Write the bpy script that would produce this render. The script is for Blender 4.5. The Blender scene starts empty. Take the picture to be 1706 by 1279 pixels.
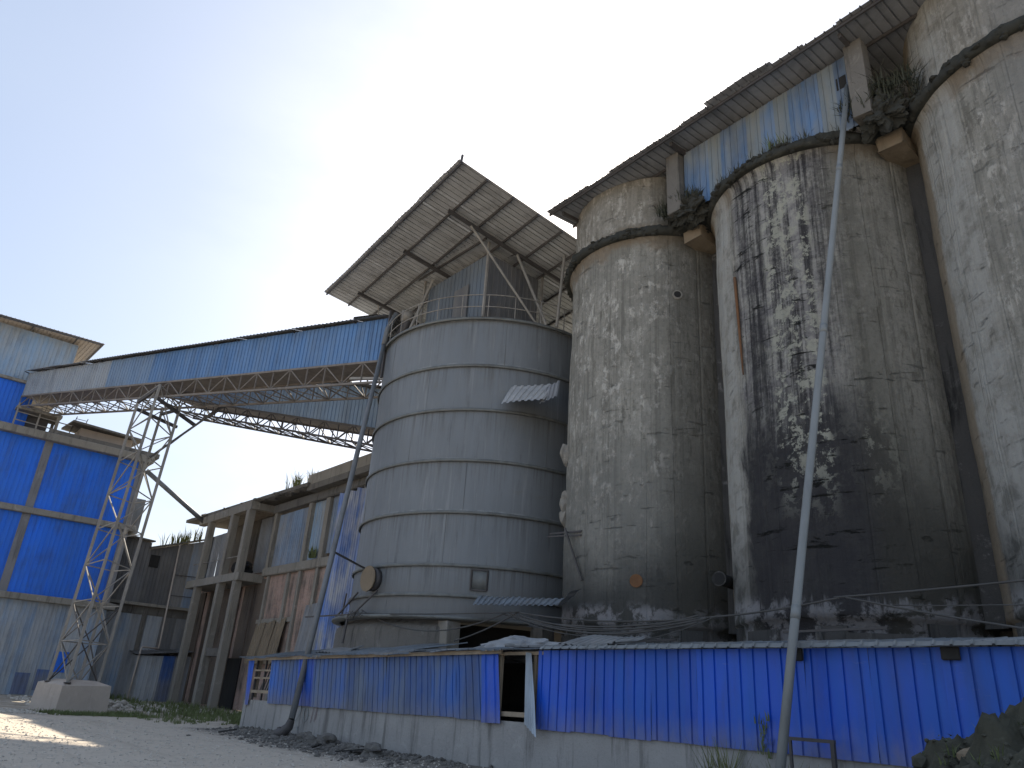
import bpy, bmesh, math, random
from mathutils import Vector, Matrix, noise as mnoise
from math import radians as R, sin, cos, pi
random.seed(7)
S = bpy.context.scene
COL = S.collection
V = Vector

# ---------------------------------------------------------------- camera, sky, sun, exposure
cam_d = bpy.data.cameras.new('camera'); cam = bpy.data.objects.new('camera', cam_d); COL.objects.link(cam)
ZV = V((202, 2919.5, -1240)).normalized()                    # world up seen in camera axes
XV = -V((-1153, -447.5, -1240)); XV = (XV - ZV * XV.dot(ZV)).normalized()
YV = ZV.cross(XV)
M = Matrix((XV, YV, ZV)).to_4x4(); M.translation = V((0, 0, 1.6))
cam.matrix_world = M
cam_d.sensor_width = 36; cam_d.lens = 36 * 1240 / 1706
cam_d.clip_start = 0.1; cam_d.clip_end = 3000
S.camera = cam

SUN_AZ, SUN_EL = 131.0, 37.0        # azimuth measured from +X towards +Y
sd = V((cos(R(SUN_AZ)) * cos(R(SUN_EL)), sin(R(SUN_AZ)) * cos(R(SUN_EL)), sin(R(SUN_EL))))
sun_d = bpy.data.lights.new('sun', 'SUN'); sun_d.energy = 2.9; sun_d.angle = R(0.6); sun_d.color = (1, .89, .73)
sun = bpy.data.objects.new('sun', sun_d); COL.objects.link(sun)
sun.rotation_euler = sd.to_track_quat('Z', 'Y').to_euler(); sun.location = (0, 0, 60)

W = bpy.data.worlds.new('World'); S.world = W; W.use_nodes = True
wn = W.node_tree; wn.nodes.clear()
sky = wn.nodes.new('ShaderNodeTexSky'); sky.sky_type = 'NISHITA'; sky.sun_disc = False
sky.sun_elevation = R(SUN_EL); sky.sun_rotation = R(90 - SUN_AZ)
sky.air_density = 1.0; sky.dust_density = 2.6; sky.ozone_density = 1.5; sky.altitude = 100
bg = wn.nodes.new('ShaderNodeBackground'); bg.inputs['Strength'].default_value = 0.05
wo = wn.nodes.new('ShaderNodeOutputWorld')
# thin summer haze and a few soft clouds, the same over the whole dome
tc = wn.nodes.new('ShaderNodeTexCoord')
mp = wn.nodes.new('ShaderNodeMapping'); mp.inputs['Scale'].default_value = (1.3, 1.3, 3.2); mp.inputs['Location'].default_value = (.35, .2, .1)
cn = wn.nodes.new('ShaderNodeTexNoise'); cn.inputs['Scale'].default_value = 1.7; cn.inputs['Detail'].default_value = 7; cn.inputs['Roughness'].default_value = .55
cr = wn.nodes.new('ShaderNodeValToRGB'); cr.color_ramp.elements[0].position = .42; cr.color_ramp.elements[1].position = .75
cr.color_ramp.elements[0].color = (.50, .50, .50, 1); cr.color_ramp.elements[1].color = (.76, .76, .76, 1)
mx = wn.nodes.new('ShaderNodeMix'); mx.data_type = 'RGBA'
wn.links.new(tc.outputs['Generated'], mp.inputs['Vector']); wn.links.new(mp.outputs[0], cn.inputs['Vector'])
wn.links.new(cn.outputs['Fac'], cr.inputs[0]); wn.links.new(cr.outputs[0], mx.inputs['Factor'])
wn.links.new(sky.outputs[0], mx.inputs['A']); mx.inputs['B'].default_value = (3.35, 3.95, 4.95, 1)
wn.links.new(mx.outputs['Result'], bg.inputs['Color']); wn.links.new(bg.outputs[0], wo.inputs[0])

S.view_settings.view_transform = 'Standard'; S.view_settings.look = 'None'
S.view_settings.gamma = 1; S.view_settings.use_curve_mapping = False
S.view_settings.exposure = 1.95
S.render.engine = 'CYCLES'; S.cycles.max_bounces = 6; S.cycles.use_denoising = True

# ---------------------------------------------------------------- material helpers
class NT:
    def __init__(s, name):
        s.m = bpy.data.materials.new(name); s.m.use_nodes = True
        s.t = s.m.node_tree; s.b = s.t.nodes['Principled BSDF']
    def new(s, t): return s.t.nodes.new(t)
    def put(s, sock, v):
        if v is None: return
        if isinstance(v, bpy.types.NodeSocket): s.t.links.new(v, sock)
        elif isinstance(v, (tuple, list)) and sock.type == 'RGBA' and len(v) == 3: sock.default_value = (*v, 1)
        else: sock.default_value = v
    def pos(s): return s.new('ShaderNodeNewGeometry').outputs['Position']
    def uv(s): return s.new('ShaderNodeTexCoord').outputs['UV']
    def rnd(s): return s.new('ShaderNodeObjectInfo').outputs['Random']
    def scl(s, vec, sc, loc=(0, 0, 0)):
        n = s.new('ShaderNodeMapping'); s.put(n.inputs['Vector'], vec); n.inputs['Scale'].default_value = sc; n.inputs['Location'].default_value = loc
        return n.outputs[0]
    def noise(s, vec, scale=1, detail=6, rough=.6, dist=0):
        n = s.new('ShaderNodeTexNoise'); s.put(n.inputs['Vector'], vec); n.inputs['Scale'].default_value = scale
        n.inputs['Detail'].default_value = detail; n.inputs['Roughness'].default_value = rough; n.inputs['Distortion'].default_value = dist
        return n.outputs['Fac']
    def voro(s, vec, scale=1, feat='F1'):
        n = s.new('ShaderNodeTexVoronoi'); s.put(n.inputs['Vector'], vec); n.inputs['Scale'].default_value = scale; n.feature = feat
        return n.outputs['Distance']
    def ramp(s, f, a, b, lo=0., hi=1.):
        n = s.new('ShaderNodeMapRange'); n.interpolation_type = 'SMOOTHSTEP'; s.put(n.inputs['Value'], f)
        n.inputs['From Min'].default_value = a; n.inputs['From Max'].default_value = b
        n.inputs['To Min'].default_value = lo; n.inputs['To Max'].default_value = hi
        return n.outputs[0]
    def mix(s, f, a, b, blend='MIX'):
        n = s.new('ShaderNodeMix'); n.data_type = 'RGBA'; n.blend_type = blend
        s.put(n.inputs['Factor'], f); s.put(n.inputs['A'], a); s.put(n.inputs['B'], b); return n.outputs['Result']
    def mth(s, op, a, b=None, c=None):
        n = s.new('ShaderNodeMath'); n.operation = op
        for i, v in enumerate((a, b, c)): s.put(n.inputs[i], v)
        return n.outputs[0]
    def xyz(s, vec):
        n = s.new('ShaderNodeSeparateXYZ'); s.put(n.inputs[0], vec); return n.outputs
    def bump(s, h, strength=.5, dist=.02):
        n = s.new('ShaderNodeBump'); s.put(n.inputs['Height'], h); n.inputs['Strength'].default_value = strength; n.inputs['Distance'].default_value = dist
        s.t.links.new(n.outputs[0], s.b.inputs['Normal'])
    def out(s, col, rough=.8, metal=0., spec=.4):
        s.put(s.b.inputs['Base Color'], col); s.put(s.b.inputs['Roughness'], rough); s.put(s.b.inputs['Metallic'], metal)
        s.b.inputs['Specular IOR Level'].default_value = spec
        return s.m

def grime(g, c, amt=.5, col=(.05, .046, .04), p=None):
    p = p or g.pos()
    n = g.noise(g.scl(p, (1.6, 1.6, .22)), 1.3, 8, .65)
    n2 = g.noise(p, .7, 5)
    return g.mix(g.mth('MULTIPLY', g.ramp(g.mth('MULTIPLY', n, g.mth('ADD', n2, .5)), .42, .75), amt), c, col)

def m_sheet(name, col, dust=(.2, .2, .2), dust_amt=.35, var=.25, rough=.5, rust=0., mud=0.):
    g = NT(name); p = g.pos()
    c = g.mix(g.ramp(g.rnd(), 0, 1, 0, 1), tuple(x * (1 - var) for x in col), tuple(min(1, x * (1 + var)) for x in col))
    n = g.noise(g.scl(p, (2.2, 2.2, .35)), 1.1, 8, .62)
    n2 = g.noise(p, .45, 4)
    f = g.ramp(g.mth('ADD', g.mth('MULTIPLY', n, .6), g.mth('MULTIPLY', n2, .5)), .38, .74, 0, min(1, dust_amt * 2))
    c = g.mix(f, c, dust)
    if rust:
        r = g.ramp(g.noise(g.scl(p, (3, 3, .8)), 1.5, 8, .7), .58, .68, 0, rust)
        c = g.mix(r, c, (.11, .06, .035))
    if mud:
        zz = g.mth('ADD', g.xyz(p)[2], g.mth('MULTIPLY', g.noise(g.scl(p, (3, 3, 1)), 1.5, 8, .7), -1.1))
        c = g.mix(g.ramp(zz, .35, 1.1, mud, 0), c, (.22, .21, .195))
        scr = g.noise(g.scl(p, (1.5, 1.5, 12)), 1.2, 6, .75); c = g.mix(g.ramp(scr, .66, .72, 0, .35), c, (.16, .24, .46))
    c = grime(g, c, .35)
    g.bump(g.noise(p, 2.2, 3), .3, .035)
    return g.out(c, g.ramp(f, 0, 1, rough, .85), 0, .45)

def m_plain(name, col, rough=.6, metal=0., var=.35, scale=3., g2=.4):
    g = NT(name); p = g.pos()
    c = g.mix(g.noise(p, scale, 6), tuple(x * (1 - var) for x in col), tuple(min(1, x * (1 + var)) for x in col))
    c = grime(g, c, g2)
    g.bump(g.noise(p, scale * 8, 5), .25, .01)
    return g.out(c, rough, metal)

def m_concrete(name, col=(.22, .21, .19), light=(.36, .34, .31), dark=(.07, .066, .058), lamt=.5, damt=.6):
    g = NT(name); p = g.pos()
    c = g.mix(g.noise(p, .8, 6), tuple(x * .75 for x in col), tuple(x * 1.2 for x in col))
    c = g.mix(g.ramp(g.noise(p, 1.7, 10, .7, .6), .55, .68, 0, lamt), c, light)
    st = g.noise(g.scl(p, (2.5, 2.5, .25)), 1.2, 9, .68)
    c = g.mix(g.ramp(st, .5, .68, 0, damt), c, dark)
    c = g.mix(g.ramp(g.noise(p, 18, 6, .7), .5, .8, 0, .4), c, dark)
    h = g.mth('ADD', g.noise(p, 3, 8, .65), g.mth('MULTIPLY', g.noise(p, 30, 5), .35))
    g.bump(h, .6, .04)
    return g.out(c, .92, 0, .25)

def m_silo(name, kind):
    """weathered slip-form concrete; u runs round the wall from its front, v is height, both in metres"""
    g = NT(name); uv = g.uv(); x = g.xyz(uv); u, v = x[0], x[1]
    mul = lambda *a: a[0] if len(a) == 1 else g.mth('MULTIPLY', a[0], mul(*a[1:]))
    add = lambda a, b: g.mth('ADD', a, b)
    sub = lambda a, b: g.mth('SUBTRACT', a, b)
    N = lambda sx, sy, sc, d=6, r=.6, off=(0, 0, 0), dist=0: g.noise(g.scl(uv, (sx, sy, 1), off), sc, d, r, dist)
    big = N(1, .7, .38, 5, .55); mid = N(1, 1, 1.5, 9, .68, dist=.3); fine = N(1, 1, 8, 8, .72); grit = N(1, 1, 26, 4, .7)
    st_w = N(2.0, .07, 1.0, 6, .6); st_m = N(5.5, .16, 1.0, 8, .7, (3, 1, 0)); st_f = N(16, .35, 1.0, 7, .72, (7, 4, 0))
    crk = N(.7, 3.6, 1.0, 8, .75, (2, 7, 0), .4)
    base = g.mix(g.ramp(big, .3, .7), (.222, .22, .198), (.362, .352, .312))
    base = g.mix(g.ramp(mid, .35, .7, 0, .8), base, (.275, .268, .238))
    base = g.mix(g.ramp(st_m, .5, .7, 0, .6), base, (.125, .122, .108))
    base = g.mix(g.ramp(fine, .46, .72, 0, .6), base, (.13, .128, .115))
    base = g.mix(g.ramp(grit, .5, .8, 0, .5), base, (.34, .325, .285))
    base = g.mix(mul(g.ramp(N(3.0, .8, 1.3, 9, .75, (8, 2, 0)), .5, .62), g.ramp(big, .35, .6, .2, .8)), base, (.12, .115, .098))
    # flaked lime skin, thicker on top, drawn out along the boards
    lm = mul(g.ramp(add(mul(mid, .55), mul(N(1.6, .55, 1.4, 9, .72, (4, 9, 0)), .5)), .505, .59), g.ramp(N(2.6, 1.3, 1.8, 8, .8, (1, 5, 0)), .44, .54))
    brd = N(8.5, .045, 1.0, 3, .6, (6, 1, 0)); lm = mul(lm, g.ramp(brd, .40, .54, .3, 1))
    up = g.ramp(v, 4.5, 12.5, .2, 1)
    base = g.mix(g.ramp(brd, .52, .64, 0, .4), base, (.115, .112, .098))
    if kind == 'A': base = g.mix(g.ramp(add(v, mul(sub(mid, .5), 4)), 7.5, 10.0, .55, 0), base, (.165, .167, .155))
    base = g.mix(mul(lm, up, {'A': .85, 'B': .45, 'C': .75}[kind]), base, (.53, .515, .47))
    base = g.mix(g.ramp(crk, .63, .69, 0, .32), base, (.075, .072, .064))
    base = g.mix(g.ramp(st_w, .56, .74, 0, .45), base, (.085, .083, .072))
    # tan scoured band below the ledge
    base = g.mix(mul(g.ramp(add(v, mul(sub(mid, .5), 2.4)), 16.1, 16.6, 0, .8), g.ramp(add(v, mul(sub(mid, .5), 1.5)), 17.1, 17.5, 1, .25)), base, g.mix(fine, (.14, .115, .085), (.27, .225, .17)))
    # soot at the foot
    vv = add(v, mul(sub(big, .5), 4)); vv = add(vv, mul(sub(fine, .5), 1.2))
    base = g.mix(g.ramp(vv, 4.2, 6.8, .8, 0), base, (.032, .034, .035))
    base = g.mix(mul(g.ramp(v, 4.1, 4.5, 1, 0), g.ramp(mid, .45, .55)), base, (.25, .25, .26))
    if kind == 'A':
        base = g.mix(g.ramp(add(u, mul(mid, .8)), 2.2, 3.4, 0, .6), base, (.07, .068, .058))
    if kind in 'BC':
        e = add(u, mul(sub(st_m, .5), 1.1))
        k = mul(g.ramp(e, -3.4, -2.9), g.ramp(e, -1.8, -1.35, 1, 0))
        base = g.mix(mul(k, g.ramp(mid, .36, .56, .15, 1), g.ramp(v, 4, 7, .25, .85)), base, g.mix(st_f, (.30, .30, .28), (.48, .48, .45)))
        base = g.mix(g.ramp(add(u, mul(mid, .4)), -3.0, -2.75, .8, 0), base, g.mix(fine, (.16, .13, .095), (.36, .30, .22)))
    if kind == 'C':
        base = g.mix(g.ramp(add(u, mul(mid, 1.2)), -.6, .9, 0, .55), base, (.19, .195, .195))
    if kind == 'B':
        wob = mul(sub(N(1, .45, 1.0, 9, .68, dist=.4), .5), 1.7)
        right = add(mul(g.ramp(v, 4.6, 10.2, 1, 0), 1.25), 2.0)
        ue = add(u, wob)
        k = mul(g.ramp(ue, -1.55, -1.2), g.ramp(sub(ue, right), -1.0, .55, 1, 0))
        low = g.ramp(add(v, add(mul(wob, 1.8), mul(sub(st_m, .5), 6))), 8.0, 10.4, 1, 0)
        dk = add(add(mul(st_w, .5), mul(st_m, .42)), mul(st_f, .3))
        top = g.ramp(add(dk, mul(sub(fine, .5), .25)), .53, .68, .12, 1)
        # pale flakes bare of soot, mostly on either side of the middle
        zone = add(mul(g.ramp(u, -.35, .1), g.ramp(u, .9, 1.3, 1, 0)), mul(g.ramp(u, 1.75, 2.1), .9))
        fl = mul(g.ramp(add(mul(N(2.0, 1.5, 1.2, 9, .74, (3, 1, 0), .3), .75), mul(fine, .25)), .50, .55), g.ramp(add(zone, .2), 0, 1))
        amt = g.mth('MAXIMUM', top, low)
        fl = mul(fl, g.ramp(v, 5.6, 8.2, 0, 1))
        pale = g.mix(g.ramp(mid, .4, .6), (.22, .215, .215), (.37, .365, .34))
        soot = g.mix(st_f, (.011, .0115, .013), (.044, .043, .048))
        body = g.mix(mul(amt, .93), pale, soot)
        body = g.mix(mul(fl, .85), body, g.mix(fine, (.26, .27, .22), (.44, .44, .38)))
        body = g.mix(g.ramp(crk, .57, .62, 0, .9), body, (.018, .019, .017))
        base = g.mix(k, base, body)
        base = g.mix(mul(g.ramp(sub(ue, right), -.2, 1.8, .55, .15), g.ramp(u, 1.5, 2.2)), base, (.07, .068, .056))
        base = g.mix(mul(g.ramp(add(v, mul(sub(st_m, .5), 1.6)), 4.0, 4.25, 1, 0), g.ramp(mid, .46, .54, 0, .75)), base, (.24, .24, .25))
    h = add(mul(mid, .5), mul(fine, .7)); h = add(h, mul(lm, .15)); h = add(h, mul(grit, .12))
    h = sub(h, mul(g.ramp(crk, .6, .66), .5)); h = sub(h, mul(g.ramp(N(3.2, .02, 1.0, 2), .58, .62), .35))
    g.bump(h, .9, .06)
    return g.out(base, .95, 0, .12)

def m_steel_silo(name):
    g = NT(name); uv = g.uv(); x = g.xyz(uv)
    c = g.mix(g.noise(uv, .5, 5), (.162, .180, .196), (.222, .238, .250))
    st = g.noise(g.scl(uv, (3.0, .14, 1)), 1.3, 8, .7)
    c = g.mix(g.ramp(st, .52, .7, 0, .5), c, (.34, .355, .365))
    c = g.mix(g.ramp(g.noise(g.scl(uv, (2.2, .2, 1), (5, 3, 0)), 1.5, 8, .7), .54, .7, 0, .55), c, (.10, .108, .115))
    c = g.mix(g.ramp(g.noise(uv, 1.1, 9, .7, .6), .58, .72, 0, .4), c, (.20, .19, .16))
    c = g.mix(g.ramp(x[1], 4.2, 6.2, .45, 0), c, (.13, .125, .115))
    fr = g.mth('FRACT', g.mth('DIVIDE', g.mth('SUBTRACT', x[1], 5.88), 1.985))
    run_ = g.mth('MULTIPLY', g.ramp(fr, .25, .97), g.ramp(g.noise(g.scl(uv, (4.5, .1, 1), (2, 2, 0)), 1.4, 7, .7), .47, .66))
    c = g.mix(g.mth('MULTIPLY', run_, .55), c, (.085, .085, .082))
    c = g.mix(g.mth('MULTIPLY', g.ramp(fr, .06, .0), g.ramp(g.noise(uv, 2.5, 6), .4, .6)), c, (.33, .34, .335))
    rs = g.mth('MULTIPLY', g.ramp(fr, .8, .98), g.ramp(g.noise(g.scl(uv, (2.5, .3, 1), (9, 1, 0)), 1.6, 8, .75), .6, .68))
    c = g.mix(g.mth('MULTIPLY', rs, .6), c, (.12, .085, .06))
    g.bump(g.mth('ADD', g.noise(g.scl(uv, (.5, .9, 1)), 1.2, 3), g.mth('MULTIPLY', g.noise(uv, 14, 4), .06)), .35, .09)
    return g.out(c, g.ramp(st, .3, .7, .5, .75), .25, .4)

def m_brick(name):
    g = NT(name); p = g.pos(); x = g.xyz(p)
    n = g.new('ShaderNodeTexBrick'); cb = g.new('ShaderNodeCombineXYZ')
    g.put(cb.inputs[0], x[0]); g.put(cb.inputs[1], x[2]); g.put(n.inputs['Vector'], cb.outputs[0])
    n.inputs['Color1'].default_value = (.45, .28, .22, 1); n.inputs['Color2'].default_value = (.37, .24, .195, 1); n.inputs['Mortar'].default_value = (.40, .36, .32, 1)
    n.inputs['Scale'].default_value = 1; n.inputs['Brick Width'].default_value = .25; n.inputs['Row Height'].default_value = .07; n.inputs['Mortar Size'].default_value = .01
    c = g.mix(g.ramp(g.noise(p, .7, 8, .65), .45, .68, 0, .7), n.outputs['Color'], (.29, .25, .22))
    c = grime(g, c, .75)
    g.bump(n.outputs['Fac'], -.5, .01)
    return g.out(c, .95, 0, .2)

def m_ground(name):
    g = NT(name); p = g.pos()
    c = g.mix(g.noise(p, .35, 6), (.44, .385, .315), (.54, .48, .405))
    c = g.mix(g.ramp(g.noise(p, 1.6, 9, .7), .5, .68, 0, .6), c, (.34, .30, .25))
    c = g.mix(g.ramp(g.voro(p, 22), .0, .5, .55, 0), c, (.50, .465, .41))
    c = g.mix(g.ramp(g.noise(p, 55, 4, .7), .5, .75, 0, .4), c, (.28, .26, .23))
    x = g.xyz(p)
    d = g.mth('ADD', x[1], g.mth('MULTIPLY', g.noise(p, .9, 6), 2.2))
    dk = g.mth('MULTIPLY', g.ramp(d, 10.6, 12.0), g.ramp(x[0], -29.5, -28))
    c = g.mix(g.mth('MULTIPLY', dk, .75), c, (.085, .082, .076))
    far = g.mth('MULTIPLY', g.ramp(g.mth('ADD', g.mth('MULTIPLY', x[0], -1), g.mth('MULTIPLY', g.noise(p, .5, 6), 5)), 36.5, 39.5), g.ramp(g.noise(p, 1.1, 8, .7), .36, .6))
    c = g.mix(g.mth('MULTIPLY', far, .7), c, (.20, .175, .125))
    tr = g.noise(g.scl(p, (.12, 1.3, 1), (0, 3, 0)), 1.0, 5, .6)
    c = g.mix(g.ramp(tr, .52, .66, 0, .4), c, (.33, .29, .24))
    g.bump(g.mth('ADD', g.noise(p, 25, 6, .7), g.mth('MULTIPLY', g.voro(p, 22), -.7)), .5, .02)
    return g.out(c, .95, 0, .2)

MT = {}
MT['concrete'] = m_concrete('weathered_concrete', (.27, .255, .225), (.42, .40, .36), (.09, .084, .073))
MT['soot'] = m_concrete('burnt_base_wall', (.075, .074, .072), (.33, .325, .32), (.014, .015, .015), .45, .85)
MT['concrete_dark'] = m_concrete('sooty_concrete', (.16, .152, .138), (.30, .285, .265), (.04, .039, .037), .4, .75)
MT['concrete_base'] = m_concrete('rendered_base_wall', (.34, .335, .325), (.43, .425, .41), (.12, .118, .112), .45, .75)
MT['concrete_pale'] = m_concrete('dusty_tan_concrete', (.46, .40, .345), (.54, .48, .42), (.28, .245, .21), .4, .3)
MT['concrete_beam'] = m_concrete('tan_beam_concrete', (.24, .195, .14), (.33, .29, .22), (.10, .085, .06), .4, .5)
MT['ledge'] = m_concrete('mossy_ledge', (.045, .046, .04), (.10, .10, .08), (.018, .02, .018), .35, .5)
MT['siloA'] = m_silo('silo_concrete_lime', 'A'); MT['siloB'] = m_silo('silo_concrete_black_leak', 'B'); MT['siloC'] = m_silo('silo_concrete_grey', 'C')
MT['steel_silo'] = m_steel_silo('dusty_steel_plate')
MT['steel_ring'] = m_plain('steel_ring', (.17, .18, .175), .6, .2)
MT['blue'] = m_sheet('bright_blue_sheet', (.006, .082, .55), (.03, .13, .46), .3, .14, .42, 0, .5)
MT['blue_far'] = m_sheet('blue_cladding', (.010, .155, .78), (.06, .20, .60), .25, .10, .5)
MT['blue_faded'] = m_sheet('dust_faded_blue_sheet', (.025, .11, .40), (.15, .19, .26), .5, .24, .55, 0, .5)
MT['blue_conv'] = m_sheet('conveyor_blue_sheet', (.085, .20, .42), (.16, .25, .39), .35, .08, .5)
MT['grey_conv'] = m_sheet('conveyor_grey_sheet', (.27, .32, .38), (.34, .36, .38), .4, .05, .6)
MT['blue_grey'] = m_sheet('blue_grey_sheet', (.19, .27, .39), (.33, .335, .34), .4, .22, .6)
MT['pale_blue'] = m_sheet('pale_blue_sheet', (.22, .33, .47), (.36, .37, .36), .4, .12, .6)
MT['grey_sheet'] = m_sheet('grey_dusty_sheet', (.235, .255, .28), (.30, .295, .285), .45, .25, .65)
MT['grey_dark_sheet'] = m_sheet('dark_grey_sheet', (.135, .14, .15), (.19, .185, .175), .4, .3, .65)
MT['eave'] = m_sheet('eave_trim', (.18, .20, .215), (.15, .155, .15), .3, .08, .6)
MT['low_sheet'] = m_sheet('dusty_pale_cladding', (.34, .385, .44), (.42, .42, .41), .45, .14, .65)
MT['low_blue'] = m_sheet('dusty_blue_cladding', (.23, .33, .47), (.38, .39, .39), .5, .16, .65)
MT['recess_shade'] = m_concrete('recess_shade_brown', (.135, .11, .09), (.22, .19, .165), (.035, .03, .026), .35, .8)  # dark tone painted for the shade in the porch bays
MT['bent'] = m_sheet('pale_sheet_back', (.42, .50, .58), (.40, .42, .43), .3, .05, .6)
MT['cabin'] = m_sheet('cabin_blue_grey_sheet', (.12, .15, .185), (.16, .175, .185), .3, .12, .6)
MT['patchy'] = m_sheet('peeling_blue_white_sheet', (.06, .16, .46), (.46, .46, .45), .75, .3, .6)
MT['roof_under'] = m_sheet('roof_sheet_grey', (.42, .43, .44), (.32, .325, .325), .3, .08, .6)
MT['roof_silo'] = m_sheet('gallery_roof_sheet', (.27, .285, .31), (.22, .225, .23), .35, .1, .6)
MT['roof_white'] = m_sheet('eave_sheet_pale', (.20, .235, .275), (.16, .165, .165), .45, .15, .65, .3)
MT['steel'] = m_plain('painted_grey_steel', (.29, .275, .25), .6, .15)
MT['steel_dark'] = m_plain('dark_steel', (.085, .08, .08), .6, .2)
MT['steel_brown'] = m_plain('dusty_brown_truss', (.20, .18, .162), .75, 0)
MT['pipe'] = m_plain('grey_pipe_paint', (.215, .23, .23), .45, .1, .12, 1.5, .25)
MT['pipe_dark'] = m_plain('old_grey_pipe', (.17, .18, .19), .55, .15, .25, 2)
MT['rust'] = m_plain('rust', (.17, .085, .04), .9, 0, .4, 5)
MT['wood'] = m_plain('weathered_timber', (.33, .27, .20), .9, 0, .3, 4)
MT['black'] = m_plain('burnt_or_void_black', (.02, .02, .02), .9, 0, .3, 4)  # also painted for the shade inside doorway, hole and pipe bore
MT['cable'] = m_plain('dusty_cable', (.075, .074, .072), .7, 0)
MT['frame_grey'] = m_concrete('grey_frame_concrete', (.22, .222, .235), (.30, .305, .32), (.09, .09, .09), .4, .65)
MT['brick'] = m_brick('brick_infill')
MT['ground'] = m_ground('dusty_gravel')
MT['stone'] = m_plain('pale_stone', (.50, .465, .41), .95, 0, .45, 2.5, .3)
MT['stone_dark'] = m_plain('dark_rubble', (.15, .142, .13), .95, 0, .5, 2.5, .5)
MT['moss'] = m_plain('moss_soil', (.045, .05, .034), .98, 0, .6, 9, .4)
MT['mound_rock'] = m_concrete('mossy_rubble', (.075, .075, .06), (.16, .155, .13), (.02, .024, .016), .4, .5)
MT['mound_soil'] = m_concrete('mound_soil', (.06, .06, .045), (.15, .15, .12), (.016, .019, .013), .55, .5)
MT['moss_leaf'] = m_plain('dark_leaf', (.045, .058, .03), .7, 0, .5, 4, 0)
MT['grass'] = m_plain('grass_green', (.125, .155, .06), .8, 0, .5, 2, 0)
MT['grass_dry'] = m_plain('grass_dry_green', (.13, .145, .055), .8, 0, .5, 2, 0)
MT['chalk'] = m_plain('faded_white_paint', (.33, .36, .36), .9, 0, .2, 6, .2)
MT['red_paint'] = m_plain('faded_red_brown_paint', (.19, .14, .15), .9, 0, .2, 6, .2)

# ---------------------------------------------------------------- object helpers
def thing(name, label, cat, loc=(0, 0, 0), group=None):
    o = bpy.data.objects.new(name, None); COL.objects.link(o); o.location = loc; o.empty_display_size = .3
    o['label'] = label; o['category'] = cat
    if group: o['group'] = group
    return o
def tag(o, label, cat, group=None):
    o['label'] = label; o['category'] = cat
    if group: o['group'] = group
    return o
def link(name, me, mat, parent=None, mw=None, label=None):
    o = bpy.data.objects.new(name, me); COL.objects.link(o)
    if mat is not None and (not me.materials): me.materials.append(mat)
    if mat is not None and me.materials[0] is not mat:
        o.material_slots[0].link = 'OBJECT'; o.material_slots[0].material = mat
    mw = mw or Matrix.Identity(4)
    if parent:
        o.parent = parent
        w = Matrix.Translation(parent.location)
        if parent.parent: w = Matrix.Translation(parent.parent.location) @ w
        o.matrix_local = w.inverted() @ mw
    else: o.matrix_local = mw
    if label: o['label'] = label
    return o
def world_mesh(name, verts, faces, mat, parent=None, smooth=False, uvs=None, label=None, kind=None):
    """mesh given in world coordinates; the origin is put at the middle of its base"""
    vs = [V(v) for v in verts]
    lo = V((min(v[i] for v in vs) for i in range(3))); hi = V((max(v[i] for v in vs) for i in range(3)))
    c = V(((lo.x + hi.x) / 2, (lo.y + hi.y) / 2, lo.z))
    me = bpy.data.meshes.new(name); me.from_pydata([v - c for v in vs], [], faces)
    if uvs:
        l = me.uv_layers.new(name='UVMap')
        for lp in me.loops: l.data[lp.index].uv = uvs[lp.vertex_index]
    if smooth: me.polygons.foreach_set('use_smooth', [len(p.vertices) <= 4 for p in me.polygons])
    me.update()
    o = link(name, me, mat, parent, Matrix.Translation(c), label)
    if kind: o['kind'] = kind
    return o
BOXF = [(0, 3, 2, 1), (4, 5, 6, 7), (0, 1, 5, 4), (1, 2, 6, 5), (2, 3, 7, 6), (3, 0, 4, 7)]
def box(name, lo, hi, mat, parent=None, label=None, bev=0.015, jit=0):
    lo = V(lo); hi = V(hi); c = V(((lo.x + hi.x) / 2, (lo.y + hi.y) / 2, lo.z)); d = (hi - lo)
    bm = bmesh.new(); bmesh.ops.create_cube(bm, size=1)
    for v in bm.verts: v.co = V((v.co.x * d.x, v.co.y * d.y, (v.co.z + .5) * d.z))
    if bev: bmesh.ops.bevel(bm, geom=bm.edges[:], offset=min(bev, min(d) * .3), segments=1, affect='EDGES')
    if jit:
        for v in bm.verts: v.co += V((random.uniform(-jit, jit) for _ in range(3)))
    me = bpy.data.meshes.new(name); bm.to_mesh(me); bm.free()
    return link(name, me, mat, parent, Matrix.Translation(c), label)
def prism(name, poly, d, mat, parent=None, label=None):
    """closed polygon (world points, planar) extruded by vector d"""
    n = len(poly); a = [V(p) for p in poly]; b = [p + V(d) for p in a]
    f = [tuple(range(n)), tuple(range(2 * n - 1, n - 1, -1))] + [(i, n + i, n + (i + 1) % n, (i + 1) % n) for i in range(n)]
    return world_mesh(name, a + b, f, mat, parent, label=label)
_unit = {}
def unit(kind):
    if kind in _unit: return _unit[kind]
    me = bpy.data.meshes.new(kind); bm = bmesh.new()
    if kind == 'bar': bmesh.ops.create_cube(bm, size=1)
    else: bmesh.ops.create_cone(bm, cap_ends=True, segments=14, radius1=.5, radius2=.5, depth=1)
    bm.to_mesh(me); bm.free()
    if kind == 'rod': me.polygons.foreach_set('use_smooth', [len(p.vertices) == 4 for p in me.polygons])
    me.materials.append(MT['steel']); _unit[kind] = me; return me
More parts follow.
